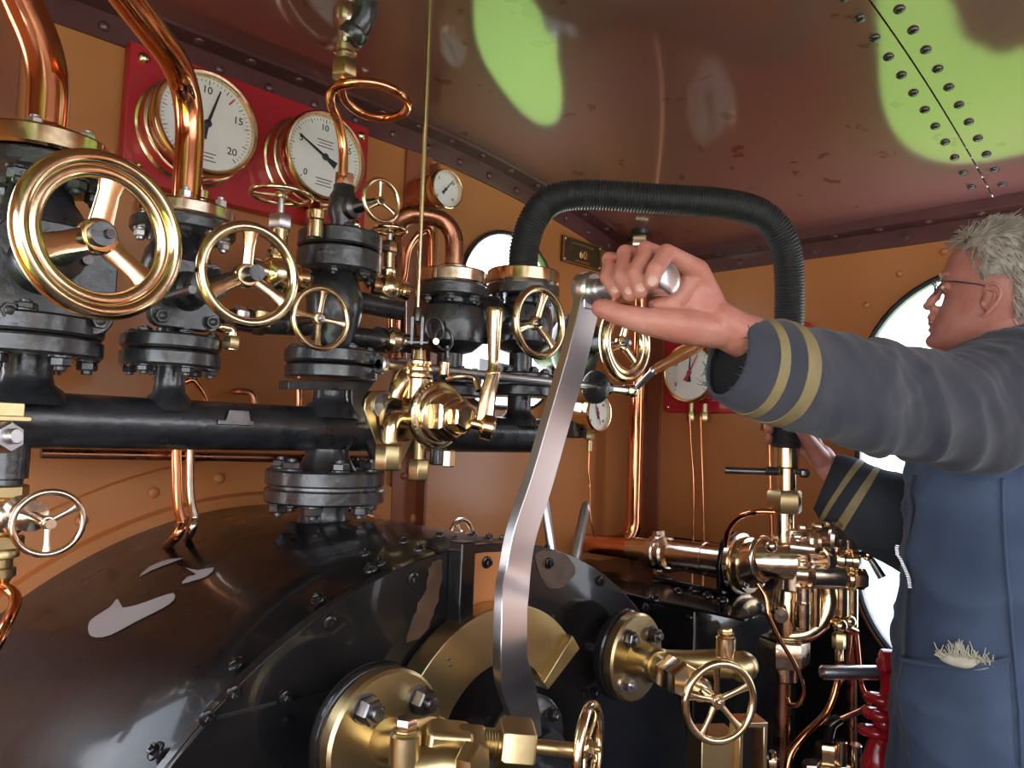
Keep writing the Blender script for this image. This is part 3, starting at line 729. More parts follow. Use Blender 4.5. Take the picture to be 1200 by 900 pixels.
# ---- small drain valve, left edge
c6 = PY(57, 613, .89)
DV = Thing('drain_valve', 'small brass drain valve with three-spoked wheel at lower left', 'valve', (X1-.012, YM, zat(X1, YM, 610)))
xd = X1-.012
up(DV, xd, YM, 'pipe_stub', 'iron', [(.020, 560), (.016, 562), (.016, 572)], 22)
up(DV, xd, YM, 'union_nut', 'brass_dull', [(.021, 568), (.023, 570), (.023, 581), (.021, 583)], 6)
mb = MB().ell((xd, YM, zat(xd, YM, 605)), .024, .024, .026)
mb.lathe([(.019, 0), (.02, .02), (.014, .024), (.014, .05), (.017, .052), (.017, .062), (.006, .066), (.005, .14)], (c6.x, YM, c6.z), (0, -1, 0), 20); DV.part('body', mb, 'gunmetal')
up(DV, xd, YM, 'union_nut', 'brass_dull', [(.020, 628), (.022, 630), (.022, 641), (.020, 643)], 6)
up(DV, xd, YM, 'tail', 'brass_dull', [(.016, 642), (.018, 645), (.018, 652), (.012, 655), (.012, 664), (.016, 666), (.016, 675), (.012, 678), (.008, 688)], 16)
handwheel(DV, c6, (0, -1, 0), .0355, .0034, 3, 'gunmetal', .2, PI, .2, 'brass_dull', .005, .5)
cpipe('bent_copper_pipe', 'copper pipe curling down from the drain valve at left edge', [V((xd, YM, zat(xd, YM, 685))), PY(18, 700, YM-.03), PY(6, 735, YM-.08), PY(-12, 770, YM-.1)], .0062, 'copper', 0, 14)
NB = Thing('clamp_bolt', 'bright steel nut and clamp at left end of black pipe', 'bolt', PY(8, 500, .94))
mb = MB().hexa(PY(-4, 513, .95), PY(14, 512, .93), .017); NB.part('nut', mb, 'steel')
mb = MB().rod(PY(10, 512, .935), PY(20, 511, .925), .0085, 14); NB.part('thread', mb, 'steel')
mb = MB().box(PY(0, 482, .97), .04, .03, .020); mb.box(PY(2, 490, .96), .05, .03, .006); NB.part('clamp', mb, 'brass_dull', bev=.001)
# ---- gauges
def text_mb(body, size, c, R, U, N, ext=.0004):
    cu = bpy.data.curves.new('t', 'FONT'); cu.body = body; cu.size = size; cu.extrude = ext; cu.align_x = 'CENTER'; cu.align_y = 'CENTER'; cu.resolution_u = 3
    o = bpy.data.objects.new('t', cu); COL.objects.link(o); bpy.context.view_layer.update()
    me = bpy.data.meshes.new_from_object(o.evaluated_get(bpy.context.evaluated_depsgraph_get()))
    mb = MB(); mb.add([V(c)+R*v.co.x+U*v.co.y+N*v.co.z for v in me.vertices], [tuple(p.vertices) for p in me.polygons])
    bpy.data.objects.remove(o); bpy.data.curves.remove(cu); bpy.data.meshes.remove(me); return mb
def merge(*mbs):
    m = MB()
    for x in mbs: m.add(x.v, x.f)
    return m
def gauge(name, label, c, N, R, dep, nums, needle, case='brass', a0=-135, a1=135, nt=50, red=None, drum=None, needle2=None, ring=True, bez='brass', group=None, txt=()):
    """c is the dial centre, N points at the viewer, dep how far back it reaches"""
    N = nrm(N); U = Z; Rr = U.cross(N).normalized(); c = V(c)
    T = Thing(name, label, 'gauge', c-N*dep)
    dr = R*.93
    mb = MB().lathe([(dr, -dep), (dr, -.004)], c, N, 48, ref=U); T.part('case', mb, drum or case)
    if ring:
        mb = MB().lathe([(R*1.05, -dep), (R*1.05, -dep+.004), (R*1.01, -dep+.006), (R*1.01, -dep+.034), (R*.95, -dep+.036)], c, N, 48, ref=U); T.part('mounting_ring', mb, case)
    mb = MB(); n = 56
    pr = [(R*.87, -.002), (R*.875, .006), (R*.90, .009), (R*.95, .0095), (R*.99, .006), (R, 0), (R, -.010), (R*.97, -.014)]
    mb.lathe(pr, c, N, n, ref=U, caps=(False, False)); T.part('bezel', mb, bez)
    mb = MB().lathe([(R*.885, -.006), (R*.885, -.001)], c, N, 48, ref=U); dl = T.part('dial', mb, 'dial')
    def at(deg, r, h=0.): t = math.radians(deg); return c+(U*math.cos(t)+Rr*math.sin(t))*r*R+N*h
    mb = MB()
    for i in range(nt+1):
        dg = a0+(a1-a0)*i/nt; big = i % 5 == 0
        t = math.radians(dg); d = U*math.cos(t)+Rr*math.sin(t); q = N.cross(d)
        mb.box(at(dg, .79 if big else .81, -.0006), R*(.09 if big else .05), R*(.014 if big else .008), .0006, (d, q, N))
    T.part('scale_marks', mb, 'ink', dl, smooth=False)
    if nums:
        T.part('numerals', merge(*[text_mb(s_, R*.2, at(dg, .64, -.0006), Rr, U, N) for s_, dg in nums]), 'ink', dl, smooth=False)
    if red is not None:
        t = math.radians(red); d = U*math.cos(t)+Rr*math.sin(t); mb = MB().box(at(red, .72, -.0004), R*.16, R*.03, .0008, (d, N.cross(d), N)); T.part('limit_mark', mb, 'ink_red', dl, smooth=False)
    def hand(deg, L, m_, h, nm='needle'):
        t = math.radians(deg); d = U*math.cos(t)+Rr*math.sin(t); q = N.cross(d); p = c+N*h
        mb = MB().prism([p+q*R*.012+d*R*L, p-q*R*.012+d*R*L, p-q*R*.03, p-q*R*.07-d*R*.24, p-q*R*.085-d*R*.3, p+q*R*.085-d*R*.3, p+q*R*.07-d*R*.24, p+q*R*.03], N*.0012)
        mb.lathe([(R*.075, 0), (R*.075, .002), (R*.03, .003)], p, N, 16); T.part(nm, mb, m_, smooth=False)
    hand(needle, .72, 'ink', .001)
    if needle2 is not None: hand(needle2, .66, 'ink_red', .003)
    for w_, yy in txt:      # faint maker's rules below and above the centre
        mb = MB()
        for k in range(3): mb.box(c+U*R*(yy-.07*k)-N*.0005, R*w_*(1-.2*(k % 2)), .0006, R*.016, (Rr, N, U))
        T.part('fine_print', mb, 'ink', dl, smooth=False)
    return T, at
g1 = PY(243, 145, 1.21); g2 = PY(381, 184, 1.21)
# red board
x0, x1 = PY(146, 130, YF-.02).x, PY(429, 200, YF-.02).x
zt_ = (PY(150, 50, YF-.02).z+PY(429, 148, YF-.02).z)/2; zb_ = (PY(141, 207, YF-.02).z+PY(429, 281, YF-.02).z)/2
RB = Thing('red_gauge_board', 'bright red wooden board on front plate behind two large gauges', 'board', ((x0+x1)/2, YF-.01, (zt_+zb_)/2))
mb = MB().box(((x0+x1)/2, YF-.012, (zt_+zb_)/2), x1-x0, .024, zt_-zb_); RB.part('panel', mb, 'red', bev=.002)
for a in (x0+.022, x1-.018):
    for b in (zt_-.022, zb_+.022): fix(RB, 'rivet', (a, YF-.024, b), (0, -1, 0), .010, .007, 'brass', name='screw')
G1 = gauge('pressure_gauge', 'large round white gauge on red board behind the bent copper pipe', g1, (0, -1, 0), .087, .066, [('0', -135), ('5', -72), ('10', -3), ('15', 68), ('20', 128)], 17, red=38, drum='red', txt=((.4, -.55),))[0]
G2 = gauge('pressure_gauge', 'large round white gauge on red board, right and behind copper loop', g2, (0, -1, 0), .084, .066, [('0', -135), ('5', -66), ('10', -3), ('15', 62), ('20', 125)], -63, drum='red', txt=((.4, .36), (.4, -.5)))[0]
mb = MB().lathe([(.009, 0), (.011, .003), (.011, .016), (.014, .018), (.014, .03)], PY(234, 246, 1.2), Z, 16); G1.part('union', mb, 'brass')
mb = MB().hexa(g1+V((.0, .03, -.112)), g1+V((0, .03, -.085)), .012); G1.part('connection', mb, 'brass')
mb = MB().hexa(g2+V((0, .03, -.112)), g2+V((0, .03, -.082)), .012); G2.part('connection', mb, 'brass')
g3 = PY(522, 222, 1.20)
G3 = gauge('small_gauge', 'little round gauge high on the wall, right of the thin upright rod', g3, (0, -1, 0), .042, .09, [('0', -130), ('5', -40), ('10', 50), ('15', 130)], 40, nt=20, case='copper_dull', ring=False, bez='brass')[0]
mb = MB().hexa(g3+V((-.008, .03, -.062)), g3+V((-.008, .03, -.046)), .010); mb.rod(g3+V((-.008, .03, -.085)), g3+V((-.008, .03, -.06)), .006); G3.part('connection', mb, 'brass')
g4 = PY(700, 484, 1.19)
G4 = gauge('small_gauge', 'little brass-cased gauge on the wall just right of the steel lever', g4, (0, -1, 0), .049, .055, [('0', -130), ('5', -40), ('10', 50), ('15', 130)], -20, nt=20, case='brass', ring=False, needle2=160)[0]
mb = MB().box(g4+V((-.015, .07, -.03)), .05, .06, .07); G4.part('wall_bracket', mb, 'iron', bev=.004)
mb = MB().hexa(g4+V((-.004, .02, -.070)), g4+V((-.004, .02, -.048)), .012); mb.rod(g4+V((-.004, .02, -.098)), g4+V((-.004, .02, -.068)), .0085); G4.part('connection', mb, 'brass_dull')
q = g4+V((-.004, .02, -.095))
cpipe('thin_copper_pipe', 'thin copper tube hanging from the small gauge by the lever', spline([q, q-V((0, 0, .06)), PY(691, 570, 1.21), PY(691, 600, 1.2), PY(697, 630, 1.2)], 6), .0024, 'copper', 0, 10)
# brass number plate
x0, x1 = PY(658, 290, YF-.004).x, PY(703, 300, YF-.004).x; z0 = (PY(658, 307, YF).z+PY(703, 319, YF).z)/2; z1 = (PY(658, 276, YF).z+PY(703, 290, YF).z)/2
NP = Thing('number_plate', 'tarnished brass plate numbered 60 high near the corner', 'plate', ((x0+x1)/2, YF-.003, (z0+z1)/2)); cc = V(((x0+x1)/2, YF-.006, (z0+z1)/2))
mb = MB().box(cc, x1-x0, .006, z1-z0); NP.part('plate', mb, 'plate', bev=.001)
mb = MB(); w_, h_ = (x1-x0)/2-.002, (z1-z0)/2-.002
for s in (-1, 1): mb.box(cc+V((s*w_, -.004, 0)), .003, .003, 2*h_); mb.box(cc+V((0, -.004, s*h_)), 2*w_+.003, .003, .003)
NP.part('border', mb, 'brass_dull')
NP.part('number', text_mb('60', .034, cc+V((.002, -.0035, -.004)), V((1, 0, 0)), Z, V((0, -1, 0)), .001), 'brass', label='raised brass 60', smooth=False)
mb = MB()
for zz, n_ in ((.020, 11), (-.024, 7)):
    for k in range(n_): mb.box(cc+V(((k-(n_-1)/2)*.0085, -.0035, zz+(.002*math.cos((k-(n_-1)/2)*.25) if zz > 0 else 0))), .005, .0015, .0055)
NP.part('worn_lettering', mb, 'brass_dull', smooth=False)
for a in (-1, 1):
    for b in (-1, 1): fix(NP, 'rivet', cc+V((a*(w_-.006), -.004, b*(h_-.006))), (0, -1, 0), .004, .003, 'brass', name='screw')
# ---- brass brake valve
ax = V((0, -1, 0)); XB = PY(522, 487, .855).x; ZB = PY(522, 487, .855).z
BV = Thing('brake_valve', 'polished brass driver\'s brake valve with hex cap and upright handle', 'brake valve', (XB, .98, ZB))
BK = Thing('valve_bracket', 'black steel bracket plate carrying the brass brake valve', 'bracket', PY(425, 450, .985))
P_ = lambda a, b, Y: PY(a, b, Y)
mb = MB().prism([P_(a, b, .99) for a, b in ((412, 446), (424, 424), (430, 413), (438, 411), (445, 418), (444, 436), (436, 452), (426, 466), (424, 474), (446, 540), (438, 540), (414, 478), (412, 470))], (0, .010, 0)); BK.part('side_plate', mb, 'iron', bev=.001)
mb = MB().prism([P_(a, b, .985) for a, b in ((338, 446), (424, 446), (418, 457), (338, 456))], (0, .03, 0)); BK.part('shelf', mb, 'iron', bev=.001)
mb = MB().prism([P_(a, b, .985) for a, b in ((428, 468), (436, 458), (484, 458), (492, 500), (470, 544), (450, 544), (427, 480))], (0, .012, 0)); BV.part('mounting_plate', mb, 'brass_dull', bev=.0015)
fix(BV, 'bolt', PY(451, 475, .984), ax, .0195, .024, 'steel', spin=.4)
mb = MB().lathe([(.030, -.005), (.036, .01), (.036, .02), (.032, .03), (.034, .07), (.040, .085), (.042, .095)], (XB, .975, ZB-.006), ax, 34); BV.part('body', mb, 'brass')
mb = MB().lathe([(.036, .0), (.049, .003), (.051, .006), (.051, .014), (.0475, .0165), (.0405, .0175), (.0400, .0235), (.038, .0255), (.030, .0265)], (XB, .885, ZB), ax, 44); BV.part('index_disc', mb, 'brass')
mb = MB()
for k in range(14):
    t = math.radians(110+k*8); d = V((math.cos(t), 0, math.sin(t)))
    mb.box(V((XB, .869, ZB))+d*.0465, .006, .0012, .0012, (d, V((0, 1, 0)), d.cross(V((0, 1, 0)))))
BV.part('index_marks', mb, 'brass_dull', smooth=False)
mb = MB().lathe([(.0365, 0), (.0365, .022), (.031, .026)], (XB+.003, .858, ZB-.002), ax, 6, ref=Z); mb.lathe([(.027, .024), (.027, .030), (.024, .032)], (XB+.003, .858, ZB-.002), ax, 30); mb.lathe([(.022, .030), (.022, .044), (.018, .047)], (XB+.003, .858, ZB-.002), ax, 6, ref=Z); BV.part('hex_cap', mb, 'brass', bev=.0008, sharp=25)
s0 = V((XB+.004, .83, ZB-.006)); s1 = PY(575, 501, .80)
mb = MB().rod(s0, s1, .0095, 20); BV.part('spindle', mb, 'brass')
hd = (s1-s0).normalized()
mb = MB().lathe([(.014, -.004), (.0195, 0), (.0195, .014), (.017, .017)], s1-hd*.012, hd, 30)
mb.box(s1+hd*.0055, .015, .015, .002, frame(hd, V((.3, 0, 1)))); BV.part('handle_boss', mb, 'brass', bev=.0007)
HY = s1.y+.002
h0, h1, h2, h3 = PY(568, 492, HY), PY(573, 455, HY), PY(578, 438, HY), PY(580, 360, HY)
hv = (h3-h2).normalized(); side_ = frame(hv, V((.85, -.5, 0)))[0]; frt = hv.cross(side_)
def sec(c, a, b, n=16): return [c+side_*a*(abs(math.cos(t))**.35)*(1 if math.cos(t) > 0 else -1)+frt*b*(abs(math.sin(t))**.35)*(1 if math.sin(t) > 0 else -1) for t in [2*PI*k/n for k in range(n)]]
mb = MB().loft([sec(h0, .0135, .0055), sec(h0*.5+h1*.5, .0125, .0055), sec(h1, .0115, .0055), sec(h2, .0105, .006)])
h = BV.part('handle', mb, 'brass')
L_ = (h3-h2).length
mb = MB().lathe([(.006, -.002), (.0105, 0), (.0105, .004), (.0078, .008), (.0082, .02), (.0105, L_*.6), (.0122, L_*.93), (.0118, L_*.98), (.010, L_)], h2, hv, 26); BV.part('grip', mb, 'brass', h)
# top fittings, elbow, nuts, plugs
bz = lambda px, py, Y=.93: PY(px, py, Y)
mb = MB().lathe([(.021, 0), (.020, .03), (.023, .033), (.023, .037), (.019, .039), (.023, .043), (.023, .047), (.019, .05), (.022, .053), (.022, .057), (.013, .06), (.011, .075)], (XB-.004, .92, ZB+.025), Z, 26); BV.part('top_fitting', mb, 'brass')
mb = MB().tube(spline([bz(463, 468), bz(470, 450), bz(484, 441), bz(497, 448), bz(500, 470)], 5), [.012+.006*math.sin(PI*k/20) for k in range(21)], 18, sq=.9); BV.part('shoulder', mb, 'brass')
mb = MB().tube(round_path([(XB-.02, .90, ZB-.01), bz(458, 490, .88), bz(456, 518, .88)], .018, 8), .0125, 20); BV.part('elbow', mb, 'brass')
e0, e1 = bz(456, 521, .88), bz(456, 551, .88); mb = MB().rod(bz(456, 514, .88), e0, .010, 18); mb.hexa(e0, V((e0.x, e0.y, e1.z)), .0195, ph=.3); BV.part('union_nut', mb, 'brass_dull', bev=.0005)
e0, e1 = bz(491, 538, .9), bz(490, 563, .9); mb = MB().hexa(e0, V((e0.x, e0.y, e1.z)), .0165, ph=.2); mb.rod(V((e0.x, e0.y, e0.z-.002)), e0+V((0, 0, .03)), .008); BV.part('union_nut', mb, 'brass_dull', bev=.0005)
e0 = bz(526, 528, .88); mb = MB().lathe([(.008, 0), (.010, .002), (.010, .024), (.008, .026)], e0-V((0, 0, .025)), Z, 6); BV.part('drain_plug', mb, 'brass')
e0 = bz(513, 545, .95); mb = MB().rod(e0, e0+V((0, 0, .05)), .014, 20); BV.part('lower_pipe', mb, 'iron')
mb = MB().tube(spline([bz(524, 444, .9), bz(540, 441, .88), bz(556, 444, .87), bz(561, 458, .86)], 6), .0055, 12); BV.part('stop_arm', mb, 'gunmetal')
mb = MB().rod(bz(520, 440, .9), bz(521, 424, .9), .008, 14); BV.part('bleed_nipple', mb, 'brass')
# brass union to the left of it
mb = MB(); a = PY(428, 402, YM-.02); mb.lathe([(.016, 0), (.0215, .006), (.0215, .018), (.018, .022), (.012, .03), (.012, .06)], PY(452, 398, YM-.03), (1, -.15, 0), 24); solo('brass_union', 'brass pipe union between turret branch and forked rod', 'pipe fitting', mb, 'gunmetal')
# long steel cross shaft with its wooden-handled arm
CS = Thing('cross_shaft', 'long level steel shaft ending in wooden handle by the duplex gauge', 'shaft', PY(600, 444, .95))
s0, s1 = PY(443, 428, .95), PY(742, 457, .95)
s0.z = s1.z = (s0.z+s1.z)/2
mb = MB().rod(s0, s1, .0085, 22); mb.rod(s0+V((.0, 0, 0)), s0+V((.012, 0, 0)), .016); CS.part('shaft', mb, 'steel')
e = PY(701, 452, .95); e.z = s0.z
mb = MB().lathe([(.03, 0), (.034, .003), (.034, .009), (.03, .012)], e-V((.014, 0, 0)), (1, 0, 0), 34); mb.rod(e, e+V((.035, 0, 0)), .014); CS.part('bearing_disc', mb, 'iron')
mb = MB().prism([e+V((-.01, 0, .0))+q for q in (V((0, -.02, .0)), V((0, .02, 0)), V((0, YF-.952, .03)), V((0, YF-.952, .075)))], (.01, 0, 0)); CS.part('bearing_bracket', mb, 'iron')
e = s1; mb = MB().sph(e-V((.004, 0, 0)), .0145); mb.rod(e-V((.03, 0, 0)), e-V((.012, 0, 0)), .012); CS.part('knuckle', mb, 'gunmetal')
k0, k1, k2 = s1, PY(766, 434, .90), PY(822, 403, .82)
mb = MB().tube([k0, k1], [.0062, .0072], 16); mb.lathe([(.0085, 0), (.010, .003), (.0085, .008)], k1-(k1-k0).normalized()*.004, k1-k0, 18); arm = CS.part('arm', mb, 'steel')
Lw = (k2-k1).length
mb = MB().lathe([(.009, 0), (.0105, .01), (.0105, Lw*.3), (.0130, Lw*.6), (.0128, Lw*.85), (.0115, Lw)], k1, k2-k1, 22); CS.part('wooden_grip', mb, 'wood', arm, label='varnished orange-brown wooden grip')
mb = MB().lathe([(.0118, 0), (.0122, .003), (.011, .010), (.005, .013)], k2, k2-k1, 20); CS.part('end_cap', mb, 'iron', arm)
# ================================================================== REGULATOR, WATER GAUGES, INJECTOR (right)
D = PD
# ---- quadrant
QY = .645
QC = PY(585, 872, QY)
RQ = Thing('regulator_quadrant', 'curved brass quadrant plate with end stops behind the steel lever', 'quadrant', (QC.x, YK, QC.z))
def qarc(r0_, r1_, a0, a1, y, th, n=30):
    P = [V((QC.x+r1_*math.cos(a0+(a1-a0)*k/n), y, QC.z+r1_*math.sin(a0+(a1-a0)*k/n))) for k in range(n+1)]
    P += [V((QC.x+r0_*math.cos(a1+(a0-a1)*k/n), y, QC.z+r0_*math.sin(a1+(a0-a1)*k/n))) for k in range(n+1)]
    return MB().prism(P, (0, th, 0))
RQ.part('sector', qarc(.094, .160, math.radians(40), math.radians(152), QY, .030), 'brass_dull', bev=.0012, sharp=30)
RQ.part('end_stop', qarc(.088, .160, math.radians(34), math.radians(43), QY-.010, .040, 6), 'brass_dull', bev=.0012)
RQ.part('end_stop', qarc(.060, .130, math.radians(150), math.radians(162), QY-.018, .046, 6), 'brass_dull', bev=.0012)
fix(RQ, 'rivet', PY(526, 772, QY), (0, -1, 0), .0022, .001, 'steel_dark', name='set_screw'); fix(RQ, 'rivet', PY(528, 779, QY), (0, -1, 0), .0022, .001, 'steel_dark', name='set_screw')
# ---- lever
LY = .585
RL = Thing('regulator_lever', 'long flat bright steel regulator lever with bend, held by the man', 'lever', PY(608, 850, LY+.03))
path = [(616, 868, .60), (614, 845, .60), (609, 818, .595), (600, 788, .575), (598, 765, .57), (598, 740, .57), (599, 705, .575), (603, 670, LY), (611, 625, LY), (632, 560, LY), (655, 480, LY), (672, 420, LY), (690, 345, LY)]
C_ = spline([PY(*q) for q in path], 6)
rings = []
hw, ht = .0205, .0065
for i, c in enumerate(C_):
    t = (C_[min(i+1, len(C_)-1)]-C_[max(i-1, 0)]).normalized()
    w_ = (V((1, 0, 0))-t*t.x).normalized(); d_ = t.cross(w_).normalized()
    f = 1-.12*i/len(C_)
    rings.append([c+w_*hw*f*a+d_*ht*b for a, b in ((-1, -1), (1, -1), (1, 1), (-1, 1))])
mb = MB().loft(rings); RL.part('bar', mb, 'steel', bev=.0008, sharp=30)
top = C_[-1]; nd = V((0, -1, 0))
mb = MB().lathe([(.018, -.012), (.021, -.008), (.021, .008), (.018, .012)], top+V((-.003, 0, .006)), nd, 28); mb.box(top+V((0, 0, -.005)), .034, .016, .03); RL.part('top_boss', mb, 'steel', bev=.0008)
g0 = top+V((.002, 0, .004)); g1_ = PY(788, 326, .458)
gd = (g1_-g0).normalized(); GL = (g1_-g0).length
mb = MB().lathe([(.011, .004), (.014, .008), (.014, .02), (.0115, .022), (.0115, .03), (.0135, .034), (.0150, GL*.5), (.0175, GL*.85), (.0185, GL*.93), (.0180, GL*.975), (.0155, GL*.992), (.009, GL)], g0, gd, 36); RL.part('hand_grip', mb, 'steel', label='polished steel hand grip')
mb = MB().hexa(g0-gd*.02, g0-gd*.008, .010); RL.part('grip_nut', mb, 'steel_dark')
SB = Thing('regulator_gland', 'dark regulator gland and studs at the foot of the steel lever', 'gland', PY(612, 872, YK))
c = PY(612, 880, YK)
mb = MB().lathe([(.070, 0), (.072, .008), (.066, .012), (.04, .014), (.036, .045), (.02, .047), (.016, .10)], c, (0, -1, 0), 36); SB.part('stuffing_box', mb, 'iron')
ring_bolts(SB, c-V((0, .012, 0)), (0, -1, 0), .056, 4, .009, .016, 'steel_dark', a0=.8)
# ---- left water gauge cock
def cock(label, c, R):
    T = Thing('water_gauge_cock', label, 'water gauge', c+V((0, .07, 0)))
    mb = MB().lathe([(R*1.02, 0), (R*1.04, .003), (R*1.02, .010), (R*.98, .012)], (c.x-.001, c.y+.030, c.z), (0, -1, 0), 40); T.part('black_flange', mb, 'black_gloss')
    mb = MB().cyl((c.x, YK, c.z), (c.x, c.y+.028, c.z), .034, 28); T.part('stub', mb, 'black_gloss')
    flange(T, c+V((0, .018, 0)), (0, -1, 0), R, .018, 'brass_dull', name='brass_flange')
    return T
cL = PY(455, 868, .60)
WL = cock('brass water gauge fitting with round flange at bottom, left of the lever', cL, .066)
for a in (42, 128, 222, 318):
    t = math.radians(a); fix(WL, 'bolt', cL+V((math.cos(t)*.047, 0, math.sin(t)*.047)), (0, -1, 0), .0125, .024, 'steel_dark')
b0 = D(463, 872, .70); b1 = D(505, 868, .672)
mb = MB().tube([cL, b0, D(480, 868, .69), b1], [.022, .018, .017, .020], 22); WL.part('neck', mb, 'brass_dull')
A_ = (RT, -FW, UP)
mb = MB().box(D(522, 878, .672), .042, .036, .042, frame(D(560, 872, .68)-D(500, 866, .67), UP)[::-1]); WL.part('body', mb, 'brass_dull', bev=.005)
sd = (D(690, 881, .70)-D(540, 868, .675)).normalized(); s_ = D(540, 868, .675)
k = .00080
mb = MB().hexa(s_-sd*.004, s_+sd*.020, .0155, ref=UP); WL.part('packing_nut', mb, 'brass_dull')
mb = MB()
for i in range(5): mb.lathe([(.0120, 0), (.0134, .0012), (.0120, .0024)], s_+sd*(.020+.0026*i), sd, 22)
mb.cyl(s_+sd*.018, s_+sd*.036, .0118, 22); WL.part('thread', mb, 'brass_dull')
mb = MB().hexa(s_+sd*.034, s_+sd*.066, .0245, ref=UP+FW*.3); WL.part('gland_nut', mb, 'brass_dull', bev=.0006)
mb = MB().rod(s_+sd*.06, s_+sd*.118, .0070, 18); WL.part('spindle', mb, 'brass_dull')
wc = s_+sd*.120+V((0, 0, .004)); wn = (RT*.93-FW*.37).normalized()
handwheel(WL, D(690, 876, .70), wn, .0415, .0050, 5, 'brass', .25, .3, .17, 'brass_dull', .004, .6)
p0 = D(474, 898, .645)
mb = MB().rod(p0, p0+V((0, 0, .029)), .0135, 24); mb.lathe([(.011, 0), (.0115, .003)], p0+V((0, 0, .028)), Z, 20); q = WL.part('vertical_plug', mb, 'brass_dull')
mb = MB().hexa(p0+V((0, 0, .030)), p0+V((0, 0, .041)), .0098); WL.part('plug_cap', mb, 'gunmetal', q)
mb = MB().tube([D(470, 905, .65), D(520, 895, .655), D(560, 900, .655)], [.020, .017, .018], 20); mb.hexa(D(545, 893, .648), D(563, 897, .640), .0185, ref=UP); WL.part('lower_body', mb, 'brass_dull')
# ---- right water gauge cock
cR = PY(748, 771, .62)
WR = cock('brass water gauge fitting with five-spoked wheel, right of the lever', cR, .060)
for a in (42, 130, 222, 318):
    t = math.radians(a); fix(WR, 'bolt', cR+V((math.cos(t)*.041, 0, math.sin(t)*.041)), (0, -1, 0), .0105, .018, 'steel_dark' if a != 222 else 'steel')

mb = MB().tube([cR, D(765, 775, 1.01), D(783, 787, .97), D(800, 795, .94)], [.026, .020, .0185, .017], 24); mb.lathe([(.020, 0), (.0225, .004), (.020, .009)], D(770, 779, .995), D(800, 795, .94)-D(770, 779, .995), 24); WR.part('neck', mb, 'brass_dull')
mb = MB().hexa(D(783, 787, .97), D(806, 800, .925), .023, ref=UP); WR.part('union_nut', mb, 'brass')
mb = MB().tube([D(775, 772, 1.0), D(805, 776, .98), D(845, 778, .965), D(872, 780, .955)], [.012, .015, .018, .016], 20); mb.ell(D(870, 781, .955), .020, .020, .019, A_); WR.part('body', mb, 'brass_dull')
p0 = D(850, 770, .955)
mb = MB().rod(p0, p0+V((0, 0, .026)), .0125, 24); mb.lathe([(.009, 0), (.0105, .002), (.0105, .005)], p0+V((0, 0, .026)), Z, 20); q = WR.part('vertical_plug', mb, 'brass')
mb = MB().hexa(p0+V((0, 0, .030)), p0+V((0, 0, .036)), .0078); WR.part('plug_cap', mb, 'brass_dull', q)
wn = V((-.50, -.86, 0)).normalized(); wc = D(843, 823, .90)
mb = MB().rod(wc-wn*.075, wc, .0075, 16); mb.rod(wc-wn*.08, wc-wn*.04, .015, 20); WR.part('spindle', mb, 'gunmetal')
handwheel(WR, wc, wn, .0500, .0048, 5, 'brass', .19, 1.35, .17, 'gunmetal', .006, .6)
fx = frame(V((-.6, -.8, 0)), Z)
PG = Thing('gauge_glass_protector', 'upright brass-framed gauge glass box at bottom under the small wheel', 'gauge glass', D(850, 960, .95))
bx = (V((.8, -.6, 0)), V((.6, .8, 0)), Z)
c = D(835, 915, .965)
mb = MB().box(c, .052, .05, .125, bx); PG.part('housing', mb, 'brass_dull', bev=.001)
c = D(876, 905, .95)
mb = MB()
for a in (-1, 1): mb.box(c+bx[0]*.016*a, .005, .03, .13, bx)
mb.box(c+Z*.064, .037, .032, .006, bx); PG.part('frame', mb, 'brass', bev=.0006)
mb = MB().box(c+bx[1]*.004, .028, .004, .12, bx); PG.part('glass', mb, 'glass')
# ---- rods and ring behind the boiler shoulder
def solo_rod(name, label, a, b, r, m, tip=True):
    a, b = V(a), V(b); L = (b-a).length
    mb = MB().lathe([(r, 0), (r, L-r*2), (r*.8, L-r*.7), (r*.35, L)], a, b-a, 18); return solo(name, label, 'rod', mb, m)
solo_rod('steel_rod', 'straight grey steel rod rising just behind the big steel lever', D(649, 664, 1.18), D(632, 545, 1.22), .0072, 'steel')
solo_rod('steel_rod', 'short grey steel rod with rounded tip right of the lever', D(671, 668, 1.16), D(687, 588, 1.22), .0078, 'steel')
HW = Thing('blower_wheel', 'plain metal handwheel half hidden behind the boiler top', 'handwheel', PY(541, 640, 1.0))
handwheel(HW, PY(541, 626, 1.0), (0, -1, .1), .029, .0042, 3, 'gunmetal', .2, .5, .2, 'steel', .0, .5)
mb = MB().rod(PY(541, 626, 1.0), PY(541, 626, 1.1), .006); HW.part('spindle', mb, 'gunmetal')
# ---- valve 6 with its broad wheel
c6 = PY(733, 402, 1.05)
V6 = Thing('stop_valve', 'black valve with broad brass handwheel half hidden behind the hand', 'valve', (c6.x, 1.2, c6.z))
mb = MB().ell((c6.x, 1.2, c6.z), .075, .06, .085, None, 26, 16); mb.lathe([(.045, 0), (.04, .03), (.025, .034), (.025, .07), (.01, .075), (.01, .14)], (c6.x, 1.18, c6.z), (0, -1, 0), 24); V6.part('body', mb, 'iron')
mb = MB().cyl((c6.x-.01, 1.2, c6.z), (c6.x-.01, YF, c6.z), .05, 24); V6.part('wall_stub', mb, 'iron')
handwheel(V6, c6, (0, -1, 0), .094, .0115, 3, 'brass', .19, -2.3, .24, 'steel', .012, .5, 1.1, .6, True)
